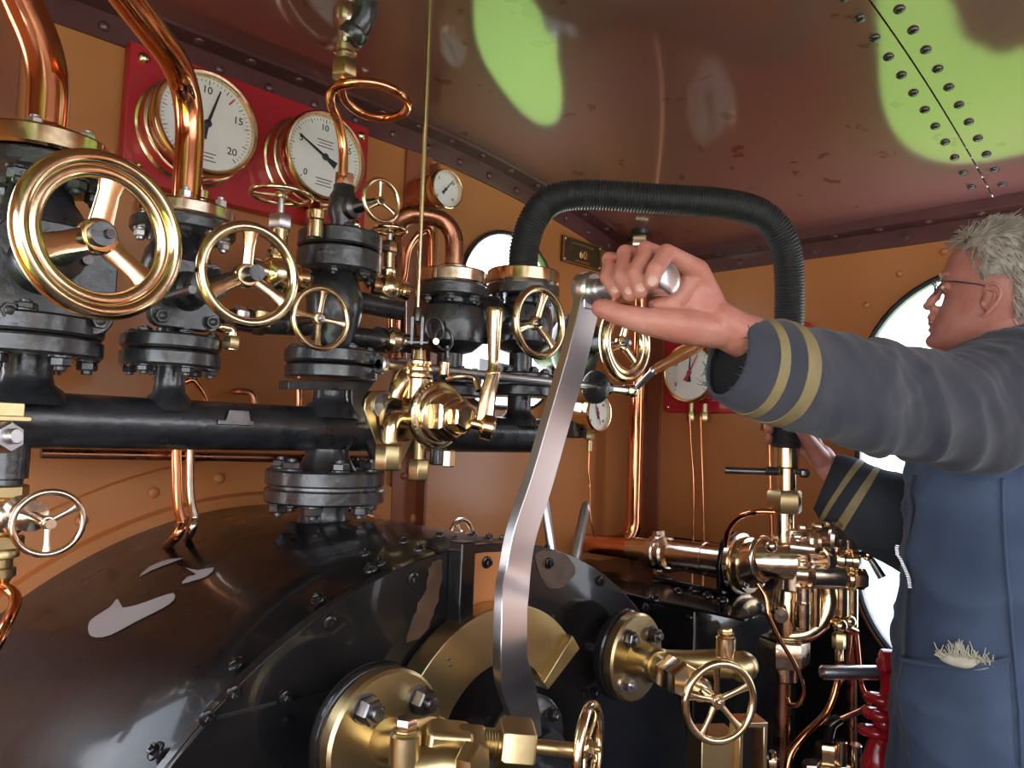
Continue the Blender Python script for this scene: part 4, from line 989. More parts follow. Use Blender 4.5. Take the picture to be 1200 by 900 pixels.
# ---- tall copper pipe in the corner with its roof fitting
yc = 1.20; pc = PY(744, 560, yc); xc_ = pc.x
TC = Thing('copper_corner_pipe', 'tall polished copper pipe standing in the corner near duplex gauge', 'pipe', (xc_, yc, pc.z))
mb = MB().tube(round_path([(xc_, yc, zat(xc_, yc, 288)), (xc_, yc, zat(xc_, yc, 634)), D(690, 637, 1.98)], .055, 14), .0205, 24); TC.part('tube', mb, 'copper')
mb = MB().hexa((xc_, yc, zat(xc_, yc, 292)), (xc_, yc, zat(xc_, yc, 277)), .035); TC.part('union_nut', mb, 'gunmetal')
mb = MB().lathe([(.022, 0), (.027, .006), (.027, .035), (.022, .04)], (xc_, yc, zat(xc_, yc, 278)), Z, 22); TC.part('black_collar', mb, 'iron')
# ---- horizontal steam pipe with coupling
p0, p1, p2, p3, p4 = D(688, 637, 1.98), D(737, 643, 1.87), D(765, 647, 1.815), D(784, 650, 1.775), D(880, 660, 1.61)
HP = Thing('coupled_steam_pipe', 'copper and bronze horizontal pipe with coupling leading to the injector', 'pipe', p3)
u_ = (p4-p0).normalized(); LL = (p4-p0).length
p1, p2, p3 = (p0+u_*LL*f for f in (.31, .47, .58))
mb = MB().lathe([(.018, -.01), (.0245, 0), (.0245, (p1-p0).length)], p0, u_, 28); HP.part('copper_length', mb, 'copper')
mb = MB().lathe([(.026, 0), (.029, .006), (.031, (p2-p1).length)], p1, u_, 28); HP.part('sleeve', mb, 'gunmetal')
mb = MB().lathe([(.034, 0), (.041, .003), (.042, .02), (.036, .024), (.036, .03), (.041, .032), (.041, .042), (.036, .046)], p2-u_*.006, u_, 34); mb.box(p2+u_*.008-V((0, 0, .043)), .014, .02, .012, frame(u_)); mb.box(p2+u_*.008+V((0, 0, .043)), .014, .03, .012, frame(u_)); HP.part('coupling', mb, 'gunmetal')
mb = MB().lathe([(.034, 0), (.034, .08), (.0355, .081), (.0355, .094), (.034, .095), (.034, (p4-p3).length)], p3, u_, 30); HP.part('bronze_length', mb, 'gunmetal')
# ---- black sandbox/cabinet and L bracket
BXX = Thing('splasher_box', 'glossy black riveted box on the right between boiler and side wall', 'box', (1.6, .9, 0))
zb = 1.043
mb = MB().box(((1.335+1.80)/2, (.80+YF-.02)/2, zb/2), 1.80-1.335, YF-.80-.02, zb); BXX.part('body', mb, 'black_gloss', bev=.006)
mb = MB().box((1.335+.13, .99, zb+.003), .28, .60, .006); BXX.part('top_plate', mb, 'black_gloss', bev=.0015)
for px, py in ((795, 688), (813, 686), (829, 693), (846, 698), (768, 697), (808, 724), (743, 715)):
    if py < 710: fix(BXX, 'rivet', PZ(px, py+6, zb+.006), (0, 0, 1), .013, .010, 'black_gloss')
    else: fix(BXX, 'rivet', PX(px, py, 1.335), (-1, 0, 0), .009, .006, 'black_gloss')
LB = Thing('pipe_bracket', 'black angle bracket holding the flanged end of the bronze pipe', 'bracket', D(850, 700, 1.66))
f0_ = D(862, 660, 1.64)
fr = frame(-u_, Z)   # up, side, axis
zb2 = zb+.009
mb = MB()
a, b = f0_, f0_
sdv = V((-u_.y, u_.x, 0)).normalized()
mb.prism([f0_+sdv*s+V((0, 0, h)) for s, h in ((-.055, zb2-f0_.z), (.055, zb2-f0_.z), (.06, 0), (.045, .05), (.0, .068), (-.045, .05), (-.06, 0))], u_*-.010)
LB.part('upright', mb, 'black_gloss', bev=.0015)
mb = MB().box(V((f0_.x, f0_.y, zb2+.004))-V((u_.x, u_.y, 0)).normalized()*.09, .11, .19, .009, (sdv, V((u_.x, u_.y, 0)).normalized(), Z)); LB.part('foot', mb, 'black_gloss', bev=.0015)
# ---- corrugated hose
hp = [V((X5, YM, zat(X5, YM, 322))), V((X5, YM, zat(X5, YM, 290))), D(626, 256, 1.47), D(648, 234, 1.47), D(690, 228, 1.47), D(770, 233, 1.47), D(850, 239, 1.48), D(893, 252, 1.49), D(918, 282, 1.50), D(925, 325, 1.52), D(924, 400, 1.53), D(922, 470, 1.53), D(921, 524, 1.53)]
sp = spline(hp, 40)
acc = [0]
for i in range(1, len(sp)): acc.append(acc[-1]+(sp[i]-sp[i-1]).length)
tot = acc[-1]; n_ = int(tot/.0062)*6; P = []; Rr_ = []; j = 0
for i in range(n_+1):
    s = tot*i/n_
    while j < len(acc)-2 and acc[j+1] < s: j += 1
    f = (s-acc[j])/max(acc[j+1]-acc[j], 1e-9); P.append(sp[j].lerp(sp[j+1], f)); Rr_.append(.0285+.0014*math.sin(2*PI*i/6))
solo('corrugated_hose', 'thick black corrugated hose arching under the roof to the injector', 'hose', MB().tube(P, Rr_, 22), 'hose', sharp=80)
# ---- injector / combination block
J = lambda px, py, dd=0.: PD(px, py, 1.53+dd)
K = 1.53/FPX
IN = Thing('injector', 'complex polished bronze injector block below the corrugated hose', 'injector', J(930, 700))
def rodp(nm, a, b, r, m='gunmetal', n=24, e=None): return IN.part(nm, MB().rod(a, b, r, n, e), m)
def vcol(nm, px, py0, py1, rpx, m='gunmetal', dd=0., n=26):
    b = J(px, py1, dd); t = J(px, py0, dd); return IN.part(nm, MB().rod(b, V((b.x, b.y, t.z)), rpx*K, n), m)
vcol('feed_collar', 921, 521, 549, 14.5, 'brass'); vcol('feed_pipe', 921, 545, 580, 11, 'brass')
b = J(919, 601); t = J(919, 574); IN.part('union_nut', MB().hexa(b, V((b.x, b.y, t.z)), 20.5*K, ph=.25), 'brass_dull', bev=.0007)
vcol('feed_pipe', 918, 598, 636, 11.5, 'brass')
# flanged inlet
fc = p4
mb = MB().lathe([(.060, 0), (.066, .003), (.066, .014), (.060, .017), (.035, .02)], f0_+u_*.006, u_, 40); IN.part('inlet_flange', mb, 'gunmetal')
mb = MB().lathe([(.056, 0), (.060, .003), (.058, .012), (.038, .02)], f0_+u_*.026, u_, 40); IN.part('inlet_flange', mb, 'brass')
for a in (-.6, .7, 2.4, 3.7):
    uu, ww, aa = frame(u_); fix(IN, 'bolt', f0_+u_*.038+(uu*math.cos(a)+ww*math.sin(a))*.047, u_, .010, .014, 'steel_dark')
mb = MB().tube([f0_+u_*.03, J(900, 655), J(925, 657)], [.050, .037, .043], 26, ); mb.sph(J(904, 640, -.05), .012); mb.torus(J(893, 655), u_, .043, .006); IN.part('inlet_body', mb, 'gunmetal')
vcol('barrel', 929, 618, 692, 19, 'gunmetal'); 
mb = MB().box(J(950, 636), .095, .07, .055, A_); mb.box(J(958, 668), .105, .065, .062, A_); mb.box(J(966, 652, -.02), .085, .05, .10, A_); IN.part('casting', mb, 'gunmetal', bev=.010)
mb = MB().tube([J(925, 640, -.02), J(962, 645, -.035), J(985, 640, -.03)], [.018, .020, .024], 20); mb.tube([J(935, 672, -.02), J(965, 674, -.04), J(990, 672, -.02)], [.02, .022, .026], 20); IN.part('cross_tubes', mb, 'gunmetal')
rodp('top_chest', J(950, 634, -.035), J(994, 634, -.02), .030)
rodp('lower_chest', J(948, 674, -.05), J(988, 675, -.05), .026)
IN.part('valve_bonnet', MB().lathe([(.024, 0), (.026, .004), (.026, .016), (.018, .02), (.018, .03), (.021, .032), (.021, .042), (.014, .046)], J(978, 655, -.04), RT*.9-FW*.3, 24), 'brass')
rodp('cap_nut', J(965, 655, -.05), J(998, 653, -.04), .020, 'gunmetal', 6)
mb = MB().hexa(J(988, 637, -.04), J(1004, 636, -.035), .018, ref=UP); IN.part('cap_nut', mb, 'gunmetal', bev=.0005)
mb = MB().lathe([(.022, 0), (.024, .003), (.024, .01), (.018, .012)], J(992, 678, -.04), RT-FW*.15, 24); mb.hexa(J(998, 678, -.04), J(1015, 679, -.043), .0215, ref=UP); IN.part('end_plug', mb, 'brass', bev=.0006)
mb = MB().lathe([(.030, -.008), (.038, -.004), (.040, .002), (.036, .008), (.015, .010)], J(980, 632, -.05), RT*.75-FW*.66, 28); IN.part('round_cover', mb, 'gunmetal')
for a in range(6):
    t = a*PI/3; aa = (RT*.75-FW*.66).normalized(); uu, ww, _ = frame(aa); fix(IN, 'head', J(980, 632, -.05)+aa*.006+(uu*math.cos(t)+ww*math.sin(t))*.030, aa, .0055, .006, 'gunmetal')
for px, py, r, h, dd in ((958, 626, .012, .022, -.03), (940, 622, .009, .012, -.04), (934, 632, .011, .010, -.05), (970, 618, .008, .012, -.02)):
    IN.part('top_plug', MB().hexa(J(px, py, dd), J(px, py, dd)+V((0, 0, h)), r), 'gunmetal')
IN.part('ball_joint', MB().sph(J(1017, 650, -.03), .0125), 'gunmetal')
h = IN.part('control_lever', MB().tube([J(1017, 650, -.03), J(1026, 664, -.04), J(1034, 677, -.05)], [.006, .0075, .0085], 14), 'steel_dark')
rodp('lever_spindle', J(995, 651, -.04), J(1014, 650, -.03), .007, 'gunmetal', 14)
# lower works
mb = MB(); b_ = J(922, 745); t_ = J(922, 682); mb.lathe([(.030, 0), (.030, (t_-b_).length*.55), (.024, (t_-b_).length)], b_, Z, 26); IN.part('delivery_body', mb, 'brass')
mb = MB().tube(spline([J(968, 684, -.01), J(970, 706, -.015), J(962, 728, -.02), (J(944, 742, -.02)), J(922, 745, -.01)], 6), [.019]*25, 22); IN.part('delivery_bend', mb, 'brass')
vcol('slide_tube', 941, 688, 738, 7.5, 'gunmetal', -.045); vcol('slide_sleeve', 940, 706, 736, 9, 'gunmetal', -.05)
vcol('slide_tube', 955, 686, 734, 6, 'brass', -.03); vcol('overflow_tube', 985, 686, 722, 8.5, 'brass', -.02); vcol('overflow_tube', 999, 690, 735, 6, 'brass', 0)
IN.part('round_plug', MB().lathe([(.0, 0), (.014, .001), (.0145, .004), (.0145, .012)], J(916, 722, -.052), FW, 20), 'gunmetal')
b = J(919, 779); t = J(919, 747); IN.part('union_nut', MB().hexa(b, V((b.x, b.y, t.z)), 29*K, ph=.1), 'gunmetal', bev=.001)
vcol('delivery_tail', 918, 776, 798, 16, 'gunmetal')
IN.part('drip_ring', MB().torus(J(922, 745), Z, .030, .006), 'brass_dull')
IN.part('overflow_knuckle', merge(MB().sph(J(984, 733, -.03), .015), MB().sph(J(996, 728, -.02), .012), MB().rod(J(978, 730, -.03), J(1004, 742, -.02), .008)), 'brass')
b = J(983, 760, -.03); t = J(983, 742, -.03); IN.part('union_nut', MB().hexa(b, V((b.x, b.y, t.z)), 7.5*K), 'brass_dull'); vcol('small_tail', 983, 758, 774, 5, 'brass', -.03, 14)
# small handles beside the feed pipe
hnd = IN.part('bar_handle', MB().rod(J(849, 551, .02), J(906, 553, 0), .0070, 16), 'steel_dark', label='short grey bar handle'); IN.part('bar_handle', MB().rod(J(898, 552, -.01), J(912, 552, -.01), .009, 14), 'iron')
IN.part('clamp_screw', merge(MB().rod(J(931, 552, -.01), J(948, 555, -.01), .006, 12), MB().hexa(J(938, 554, -.01), J(947, 555, -.01), .009)), 'steel_dark')
# pipes around it
cpipe('injector_delivery_pipe', 'stout copper pipe running down from the bronze injector', [J(917, 795), V((J(917, 795).x, J(917, 795).y, .3))], .0165, 'copper_dull', 0, 20)
cpipe('thin_copper_pipe', 'copper bend arching left of the injector feed pipe', spline([J(908, 600, -.01), J(886, 600, 0), J(866, 606, .03), J(853, 622, .06), J(851, 648, .08)], 6), .0062, 'copper', 0, 14)
cpipe('thin_copper_pipe', 'thin copper pipe looping in front of the injector body', spline([J(888, 684, -.08), J(897, 700, -.09), J(901, 722, -.10), J(914, 750, -.10), J(930, 776, -.10), (J(941, 805, -.10)), J(937, 824, -.10), J(926, 826, -.09), J(922, 818, -.08)], 6), .0042, 'copper', 0, 12)
cpipe('bent_copper_pipe', 'copper pipe curving down left from the injector overflow', spline([J(983, 772, -.03), J(981, 800, -.03), J(968, 835, -.04), J(940, 864, -.06), J(926, 885, -.07), J(921, 915, -.08)], 6), .0068, 'copper', 0, 16)
cpipe('bent_copper_pipe', 'copper pipe dropping right of injector then bending back left', spline([J(1002, 738, 0), J(1005, 770, 0), J(1008, 800, 0), J(1017, 822, 0), J(1014, 830, 0), J(996, 838, -.01), J(984, 843, -.02)], 6), .0062, 'copper', 0, 14)
cpipe('bent_copper_pipe', 'dull straight copper pipe behind the overflow pipes', [J(997, 740, .05), J(998, 790, .05), J(999, 920, .05)], .010, 'copper_dull', 0, 14)
cpipe('bent_copper_pipe', 'thin copper pipe crossing behind the overflow pipes', spline([J(996, 742, .02), J(990, 790, .03), J(976, 812, .03), J(968, 850, .02)], 6), .0045, 'copper_dull', 0, 12)
LF = Thing('lubricator_fitting', 'cluster of brass nuts and black elbow at the bottom right', 'pipe fitting', J(970, 900))
LF.part('elbow', MB().tube(round_path([J(984, 842, -.02), J(974, 848, -.02), J(970, 868, -.02)], .015), .0105, 16), 'black_gloss')
b = J(969, 893, -.02); t = J(969, 870, -.02); LF.part('union_nut', MB().hexa(b, V((b.x, b.y, t.z)), 13*K), 'brass')
LF.part('body', merge(MB().ell(J(970, 902, -.02), .050, .04, .022, A_), MB().rod(J(985, 905, -.03), J(986, 868, -.03), .011), MB().rod(J(1003, 900, -.01), J(1003, 872, -.01), .012)), 'gunmetal')
LF.part('cap_nut', MB().hexa(J(951, 905, -.06), J(950, 893, -.06), .018), 'gunmetal')
LF2 = Thing('small_cap_nut', 'small bright nut standing at bottom edge left of delivery pipe', 'nut', J(905, 905, -.1)); LF2.part('nut', MB().hexa(J(906, 905, -.1), J(905, 888, -.1), .013), 'gunmetal'); LF2.part('stud', MB().rod(J(905, 890, -.1), J(905, 880, -.1), .007), 'brass')
# ---- red handbrake column with steel handle
RC = Thing('handbrake_column', 'red painted cast column with cranked top beside the man', 'handbrake', J(1035, 900, -.1))
Q = lambda px, py, dd=-.08: J(px, py, dd)
RC.part('column', MB().tube(spline([Q(1030, 905), Q(1029, 880), Q(1035, 862), Q(1037, 845), Q(1040, 825), Q(1044, 805), Q(1042, 785), Q(1038, 770)], 5), [.034, .033, .032, .030, .027, .024, .023, .022, .022, .023, .022, .021, .020, .021, .022, .021, .019, .018, .018, .018, .018, .017, .018, .018, .018, .018, .019, .020, .020, .020, .020, .020, .020, .020, .018, .014], 20), 'red_gloss')
RC.part('rope_moulding', merge(*[MB().torus(Q(px, py), V((.2, 0, 1)), .026, .010, 26, 10) for px, py in ((1034, 820), (1032, 838), (1027, 858))]), 'red_gloss')
RC.part('crank_boss', MB().lathe([(.016, -.014), (.024, -.010), (.024, .010), (.016, .014)], Q(1040, 776), RT-FW*.2, 26), 'red_gloss')
RC.part('steel_handle', MB().rod(Q(961, 788), Q(1030, 788), .0135, 24, .005), 'steel', label='bright steel bar handle')
RC.part('handle_nut', MB().hexa(Q(1044, 785), Q(1053, 786), .012), 'steel')
# ---- duplex gauge on its red board (right wall)
N5 = V((-1, 0, 0)); c5_ = PX(808, 437, 1.79)
y0, y1 = PX(779, 440, XR-.012).y, PX(950, 440, XR-.012).y; z0, z1 = PX(840, 484, XR-.02).z, PX(800, 388, XR-.02).z
DB = Thing('small_red_gauge_board', 'dark red board on the side wall behind the duplex gauge', 'board', (XR-.01, (y0+y1)/2, (z0+z1)/2))
mb = MB().prism([V((XR-.02, a, b)) for a, b in rrect(min(y0, y1), max(y0, y1), z0, z1, .02, .02, 6)], (.0195, 0, 0)); DB.part('panel', mb, 'red', bev=.002)
for a in (y0-.018, y1+.018):
    for b in (z0+.016, z1-.016): fix(DB, 'rivet', (XR-.02, a, b), N5, .007, .005, 'brass', name='screw')
G5, at5 = gauge('duplex_gauge', 'round two-needle gauge on the side wall under the man\'s wrist', c5_, N5, .083, .055, [('0', -125), ('10', -62), ('20', 0), ('30', 75)], 2, red=None, nt=30, drum='red', needle2=28, ring=False)
for yy, px in ((.030, 0), (-.012, 0)):
    q = c5_+V((.03, yy-.02, -.082))
    G5.part('connection', merge(MB().rod(q+V((0, 0, .0)), q+V((0, 0, -.03)), .008), MB().hexa(q+V((0, 0, -.05)), q+V((0, 0, -.024)), .0125)), 'brass_dull')
for lab, px, pts in (('left one of two thin copper tubes below the duplex gauge', 807, [(808, 488), (810, 520), (813, 570), (812, 650)]), ('right one of two thin copper tubes below the duplex gauge', 821, [(821, 488), (822, 520), (824, 580), (825, 650)])):
    cpipe('thin_copper_pipe', lab, spline([PX(a, b, 1.81) for a, b in pts], 6), .0030, 'copper', 0, 10)
cpipe('thin_copper_pipe', 'thin copper tube dropping from brass union behind the hose', [PX(900, 497, 1.8), PX(902, 540, 1.8), PX(904, 640, 1.8)], .0036, 'copper', 0, 10)
a = PX(898, 505, 1.8); solo('brass_union', 'small bright brass union on the side wall behind the fingers', 'pipe fitting', MB().hexa(a, a+V((0, 0, .035)), .014), 'brass')
# black painted lower part of the side wall
cor = [(y, z) for y, z in side if z < SZ0+.24 and y > SY1-.25]
cor.sort(key=lambda q: -q[1])
poly = [(YF-.06, 1.10), (SY1+.016, 1.10)] + [(SY1-.24+(y-(SY1-.24))*1.06, SZ0+.24+(z-(SZ0+.24))*1.06) for y, z in cor] + [(YB, SZ0-.014), (YB, .002), (YF-.06, .002)]
mb = MB().prism([V((XR-.008, a, b)) for a, b in poly], (.007, 0, 0)); struct('trim_10', mb, 'black_gloss', smooth=False)
# ================================================================== THE MAN
from mathutils import noise as NZ
M['skin'] = mat('weathered skin', (.58, .25, .19), .42, 0, noise=(28, (.50, .165, .12), .85), bump=(220, .5), sub=.12)
M['nail'] = mat('fingernail', (.66, .38, .31), .3)
M['hair'] = mat('grey hair', (.50, .44, .37), .5, 0, noise=(60, (.24, .20, .16), .85))
M['denim'] = mat('blue overall cloth', (.030, .050, .098), .85, 0, noise=(5, (.085, .125, .205), .85), bump=(350, .25), sheen=.1)
M['denim_grey'] = mat('faded grey navy cloth', (.034, .037, .055), .85, 0, noise=(11, (.072, .071, .088), .85), bump=(350, .25), sheen=.12)
M['denim_dark'] = mat('dark navy cloth', (.022, .026, .036), .85, 0, noise=(9, (.04, .042, .05), .7), bump=(300, .25))
M['band'] = mat('tan reflective tape', (.30, .23, .10), .6, 0, noise=(40, (.22, .17, .08), .7), bump=(200, .4))
M['lining'] = mat('black sleeve lining', (.008, .008, .01), .9)
M['rag'] = mat('cream cotton waste', (.62, .58, .46), .9, 0, noise=(80, (.5, .44, .32), .6))
M['lens'] = M['glass']
RTh = nrm((RT.x, RT.y, 0)); FWh = nrm((FW.x, FW.y, 0))
al = math.radians(34)
F_ = (-RTh*math.cos(al)+FWh*math.sin(al)).normalized(); S_ = (-FWh*math.cos(al)-RTh*math.sin(al)).normalized()
HD = 1.35; HC = PD(1163, 338, HD); kH = HD/FPX
def Hloc(px, py, s=0.):
    r = ray(px, py); o = HC+S_*s; q = CAM+r*((o-CAM).dot(S_)/r.dot(S_))-HC; return q.dot(F_), q.z
def H(px, py, s=0.):
    f, z = Hloc(px, py, abs(s)); return HC+F_*f+Z*z+S_*s
body = MB()
def chain(pts, rs, n=14):
    pts = [V(p) for p in pts]
    body.tube(pts, rs, n)
    for p, r in zip(pts, rs): body.sph(p, r*.995, n)
# ---- head
rows = [(270, 1150, 1196, 26), (276, 1134, 1210, 46), (286, 1121, 1223, 62), (298, 1112, 1231, 71), (310, 1107, 1236, 75), (322, 1103, 1238, 77), (330, 1103, 1238, 76), (337, 1107, 1238, 75), (346, 1106, 1236, 73), (356, 1103, 1232, 71), (365, 1099, 1226, 68), (374, 1094, 1218, 64), (383, 1091, 1208, 59), (392, 1090, 1192, 53), (400, 1089, 1172, 46), (408, 1092, 1150, 36), (415, 1102, 1132, 20)]
rings = []
for py, fx_, bx_, w in rows:
    f1_, z1_ = Hloc(fx_, py); f2_, z2_ = Hloc(bx_, py); zc_ = (z1_+z2_)/2; c = (f1_+f2_)/2; a = (f1_-f2_)/2; R = []
    for j in range(44):
        t = 2*PI*j/44; cx, sx_ = math.cos(t), math.sin(t)
        e = 2/2.35
        x = math.copysign(abs(cx)**e, cx); y = math.copysign(abs(sx_)**e, sx_)
        ww = w/1000*(1-.22*max(0, x)**2)
        R.append(HC+F_*(c+a*x)+Z*zc_+S_*(ww*y))
    rings.append(R)
HEAD = rings
body.loft(rings)
hA = (F_, S_, Z)
def he(px, py, s, a, b, c): body.ell(H(px, py, s), a, b, c, hA, 16, 10)
body.tube([H(1105, 334), H(1098, 345), H(1090, 355)], [.0065, .0080, .0095], 12); he(1088.5, 358.5, 0, .0105, .0105, .0088)
for s in (-1, 1):
    he(1095, 362, s*.011, .010, .0065, .0075); he(1108, 323, s*.026, .010, .020, .0055)
    he(1110, 336, s*.028, .0095, .013, .0095)
he(1093, 372, 0, .009, .018, .010); he(1091.5, 379.5, 0, .0065, .022, .0045); he(1092, 387, 0, .0065, .020, .005); he(1096, 400, 0, .0165, .024, .0145)
# ears
for s in (-1, 1):
    o = .074
    E = [(1150, 369, .0), (1153, 371, .003), (1160, 364, .008), (1169, 353, .013), (1173, 342, .015), (1168, 333, .013), (1159, 333, .008), (1153, 341, .003)]
    body.tube(spline([H(a, b, s*(o+c)) for a, b, c in E], 4), .0036, 10)
    body.tube(spline([H(a, b, s*(o+c)) for a, b, c in [(1155, 364, .003), (1164, 353, .008), (1166, 342, .009), (1160, 339, .006)]], 4), .0028, 8)
    body.ell(H(1159, 353, s*(o-.002)), .011, .007, .022, hA, 14, 8)
    body.ell(H(1151, 356, s*(o+.001)), .004, .004, .006, hA, 10, 8)
# ---- neck and trunk core (inside the clothes)
TD = 1.34; TC0 = PD(1172, 650, TD); 
ZF = 1.19
def Tp(f, z, s=0.): return V((TC0.x, TC0.y, 0)) + F_*f + S_*s + Z*z
zpx = lambda py: PD(1172, py, TD).z
nk = H(1182, 372); 
chain([H(1178, 365), H(1180, 392), Tp(-.02, zpx(425)), Tp(-.02, zpx(450))], [.054, .056, .062, .085], 24)
shz = zpx(447)
body.loft([[Tp(a*math.cos(t)-.01, z, b*math.sin(t)) for t in [2*PI*j/28 for j in range(28)]] for z, a, b in ((.90, .11, .15), (1.0, .115, .155), (1.15, .11, .145), (1.30, .12, .16), (shz-.03, .10, .15), (shz+.02, .06, .09))])
for s in (-1, 1):
    chain([Tp(-.01, .95, s*.085), Tp(.0, .50, s*.10), Tp(-.03, .09, s*.11)], [.082, .056, .04], 16)
    chain([Tp(-.03, .05, s*.11), Tp(.12, .04, s*.125)], [.04, .032], 12)
# ---- near arm (his left), hand on the grip
SHN = PD(1196, 452, 1.175)
body.tube([Tp(-.02, shz, .10), SHN], [.07, .062], 18); body.sph(SHN, .062, 18)
chain([SHN, PD(1035, 462, 1.045), PD(905, 408, .93), PD(858, 388, .898), PD(842, 378, .892)], [.052, .042, .031, .0265, .026], 20)
dh = lambda px: .914-.00086*(px-690)
fing = [
 ((817, 317, .872), (781, 297, dh(781)+.006), (768, 316, dh(768)-.023), (763, 331, dh(763)-.029), .0112),
 ((801, 312, .889), (757, 294, dh(757)+.006), (745, 321, dh(745)-.024), (750, 341, dh(750)-.030), .0115),
 ((786, 311, .903), (733, 297, dh(733)+.005), (728, 325, dh(728)-.024), (738, 345, dh(738)-.030), .0108),
 ((772, 316, .918), (714, 304, dh(714)+.004), (711, 325, dh(711)-.020), (722, 343, dh(722)-.026), .0095)]
NAILS = []
for m_, p_, d_, t_, r in fing:
    chain([PD(842, 372, .902), PD(*m_)], [.017, r*1.25], 14)
    chain([PD(*m_), PD(*p_), PD(*d_), PD(*t_)], [r*1.22, r*1.02, r*.93, r*.80], 16)
    NAILS.append((PD(*d_), PD(*t_), r))
chain([PD(838, 387, .888), PD(795, 382, .866), PD(754, 376, .854), PD(727, 369, .858), PD(704, 361, .868)], [.022, .0205, .0156, .0128, .0112], 18)
body.ell(PD(812, 352, .888), .032, .024, .034, A_); body.ell(PD(792, 365, .885), .032, .020, .020, A_)
body.tube([PD(812, 325, .872), PD(790, 352, .872), PD(765, 364, .870)], [.013, .015, .012], 14)
# ---- far arm (his right), hand round the hose
SHF = Tp(-.02, shz-.02, -.19)
body.tube([Tp(-.02, shz-.02, -.08), SHF], [.07, .06], 16)
chain([SHF, PD(1085, 612, 1.47), PD(1000, 572, 1.535), PD(968, 545, 1.56), PD(962, 536, 1.562)], [.05, .042, .034, .0275, .027], 18)
hd_ = 1.53
for i, (my, ty, r) in enumerate(((510, 480, .0112), (517, 490, .0115), (525, 500, .0108), (533, 511, .0095))):
    chain([PD(962, 536, 1.565), PD(950, my, hd_+.040)], [.017, r*1.3], 12)
    chain([PD(950, my, hd_+.040), PD(927, my-10, hd_+.050), PD(904, ty+6, hd_+.022), PD(901, ty+2, hd_-.006)], [r*1.22, r, r*.95, r*.82], 14)
chain([PD(962, 538, 1.55), PD(950, 520, 1.515), PD(940, 506, 1.487), PD(931, 494, 1.478)], [.021, .015, .0118, .010], 14)
P1 = Thing('person', 'man in blue overalls and glasses reaching for the steel lever', 'person', Tp(0, 0))
def remeshed(name, mb, m, parent, voxel, smooth=3, label=None):
    o = mesh_obj(name, mb, m, parent)
    md = o.modifiers.new('r', 'REMESH'); md.mode = 'VOXEL'; md.voxel_size = voxel; md.use_smooth_shade = True
    sm = o.modifiers.new('s', 'SMOOTH'); sm.factor = .5; sm.iterations = smooth
    bpy.context.view_layer.update()
    me = bpy.data.meshes.new_from_object(o.evaluated_get(bpy.context.evaluated_depsgraph_get()))
    o.modifiers.clear(); o.data = me; me.name = name
    me.materials.clear(); me.materials.append(M[m]); me.polygons.foreach_set('use_smooth', [True]*len(me.polygons))
    if label: o['label'] = label
    return o
BODY = remeshed('body', body, 'skin', P1.o, .0021, 4)
for d_, t_, r in NAILS:
    ax_ = (t_-d_).normalized(); out_ = (-FW - ax_*(-FW).dot(ax_)).normalized(); sd_ = ax_.cross(out_)
    P1.part('fingernail', MB().ell(t_+out_*r*.66, r*.55, r*.28, r*.62, (sd_, out_, ax_), 14, 8), 'nail', BODY)
for s in (-1, 1):
    P1.part('eye', MB().ell(H(1106, 337, s*.030), .0055, .0095, .0045, hA, 14, 8), 'dial', BODY)
# lips tint, eyebrows
P1.part('eyebrow', merge(*[MB().ell(H(1103, 322, s*.030), .004, .018, .0032, hA, 12, 6) for s in (-1, 1)]), 'hair', BODY)
# hair: cap and strands
hair = MB(); rnd = random.Random(3)
def hairy(q):
    v = q-CAM; d_ = v.dot(FW); px, py = 600+FPX*v.dot(RT)/d_, 450-FPX*v.dot(UP)/d_
    f_ = (q-HC).dot(F_); z_ = (q-HC).z/kH   # same line on both sides of the head
    lim = .050-.0 if z_ > 56 else .050-(56-z_)*.0007
    if z_ < 6: lim = -.030
    if z_ < -60: return False
    return f_ < lim
nr = len(HEAD); nj = 44; cen = HC+F_*-.01
offs = {}
def hp(i, j, o): 
    q = HEAD[i][j % nj]; d = (q-(cen+Z*min(max((q-HC).z, -.02), .03))).normalized(); return q+d*o, d
for i in range(nr-1):
    for j in range(nj):
        q4 = [(i, j), (i, j+1), (i+1, j+1), (i+1, j)]
        if all(hairy(HEAD[a][b % nj]) for a, b in q4): hair.add([hp(a, b, .0045)[0] for a, b in q4], [(0, 1, 2, 3)])
hair.add([hp(0, j, .0045)[0] for j in range(nj)], [tuple(range(nj))])
for k in range(5200):
    i = rnd.randrange(nr-1); j = rnd.randrange(nj); a, b = rnd.random(), rnd.random()
    if rnd.random() < .12: i = 0; a = 0
    p0_, d0 = hp(i, j, .003); p1_, _ = hp(i, j+1, .003); p2_, _ = hp(i+1, j, .003)
    p = p0_+(p1_-p0_)*b+(p2_-p0_)*a
    if rnd.random() < .1 : p = p.lerp(cen+Z*.105, rnd.random()*.8) if i == 0 else p
    if not hairy(p): continue
    d = (p-(cen+Z*min(max((p-HC).z, -.02), .03))).normalized(); top_ = d.z > .62; fr = (p-HC).dot(F_) > .02
    L_ = rnd.uniform(.018, .034) if top_ else rnd.uniform(.010, .022)
    flow = (-Z*1.0-F_*.45) if not top_ else (-F_*.6+(F_*1.3 if fr and rnd.random() < .5 else V((0, 0, 0)))+V((rnd.gauss(0, .3), rnd.gauss(0, .3), rnd.gauss(.1, .2))))
    flow = flow-d*flow.dot(d); flow.normalize(); j_ = V((rnd.gauss(0, .3), rnd.gauss(0, .3), rnd.gauss(0, .3)))
    lift = .010*rnd.random() if top_ else .003*rnd.random()
    hair.tube([p, p+d*(.004+lift*.4)+flow*L_*.5+j_*.005, p+d*(.005+lift)+flow*L_+j_*.014], [.0013, .0011, .0003], 4)
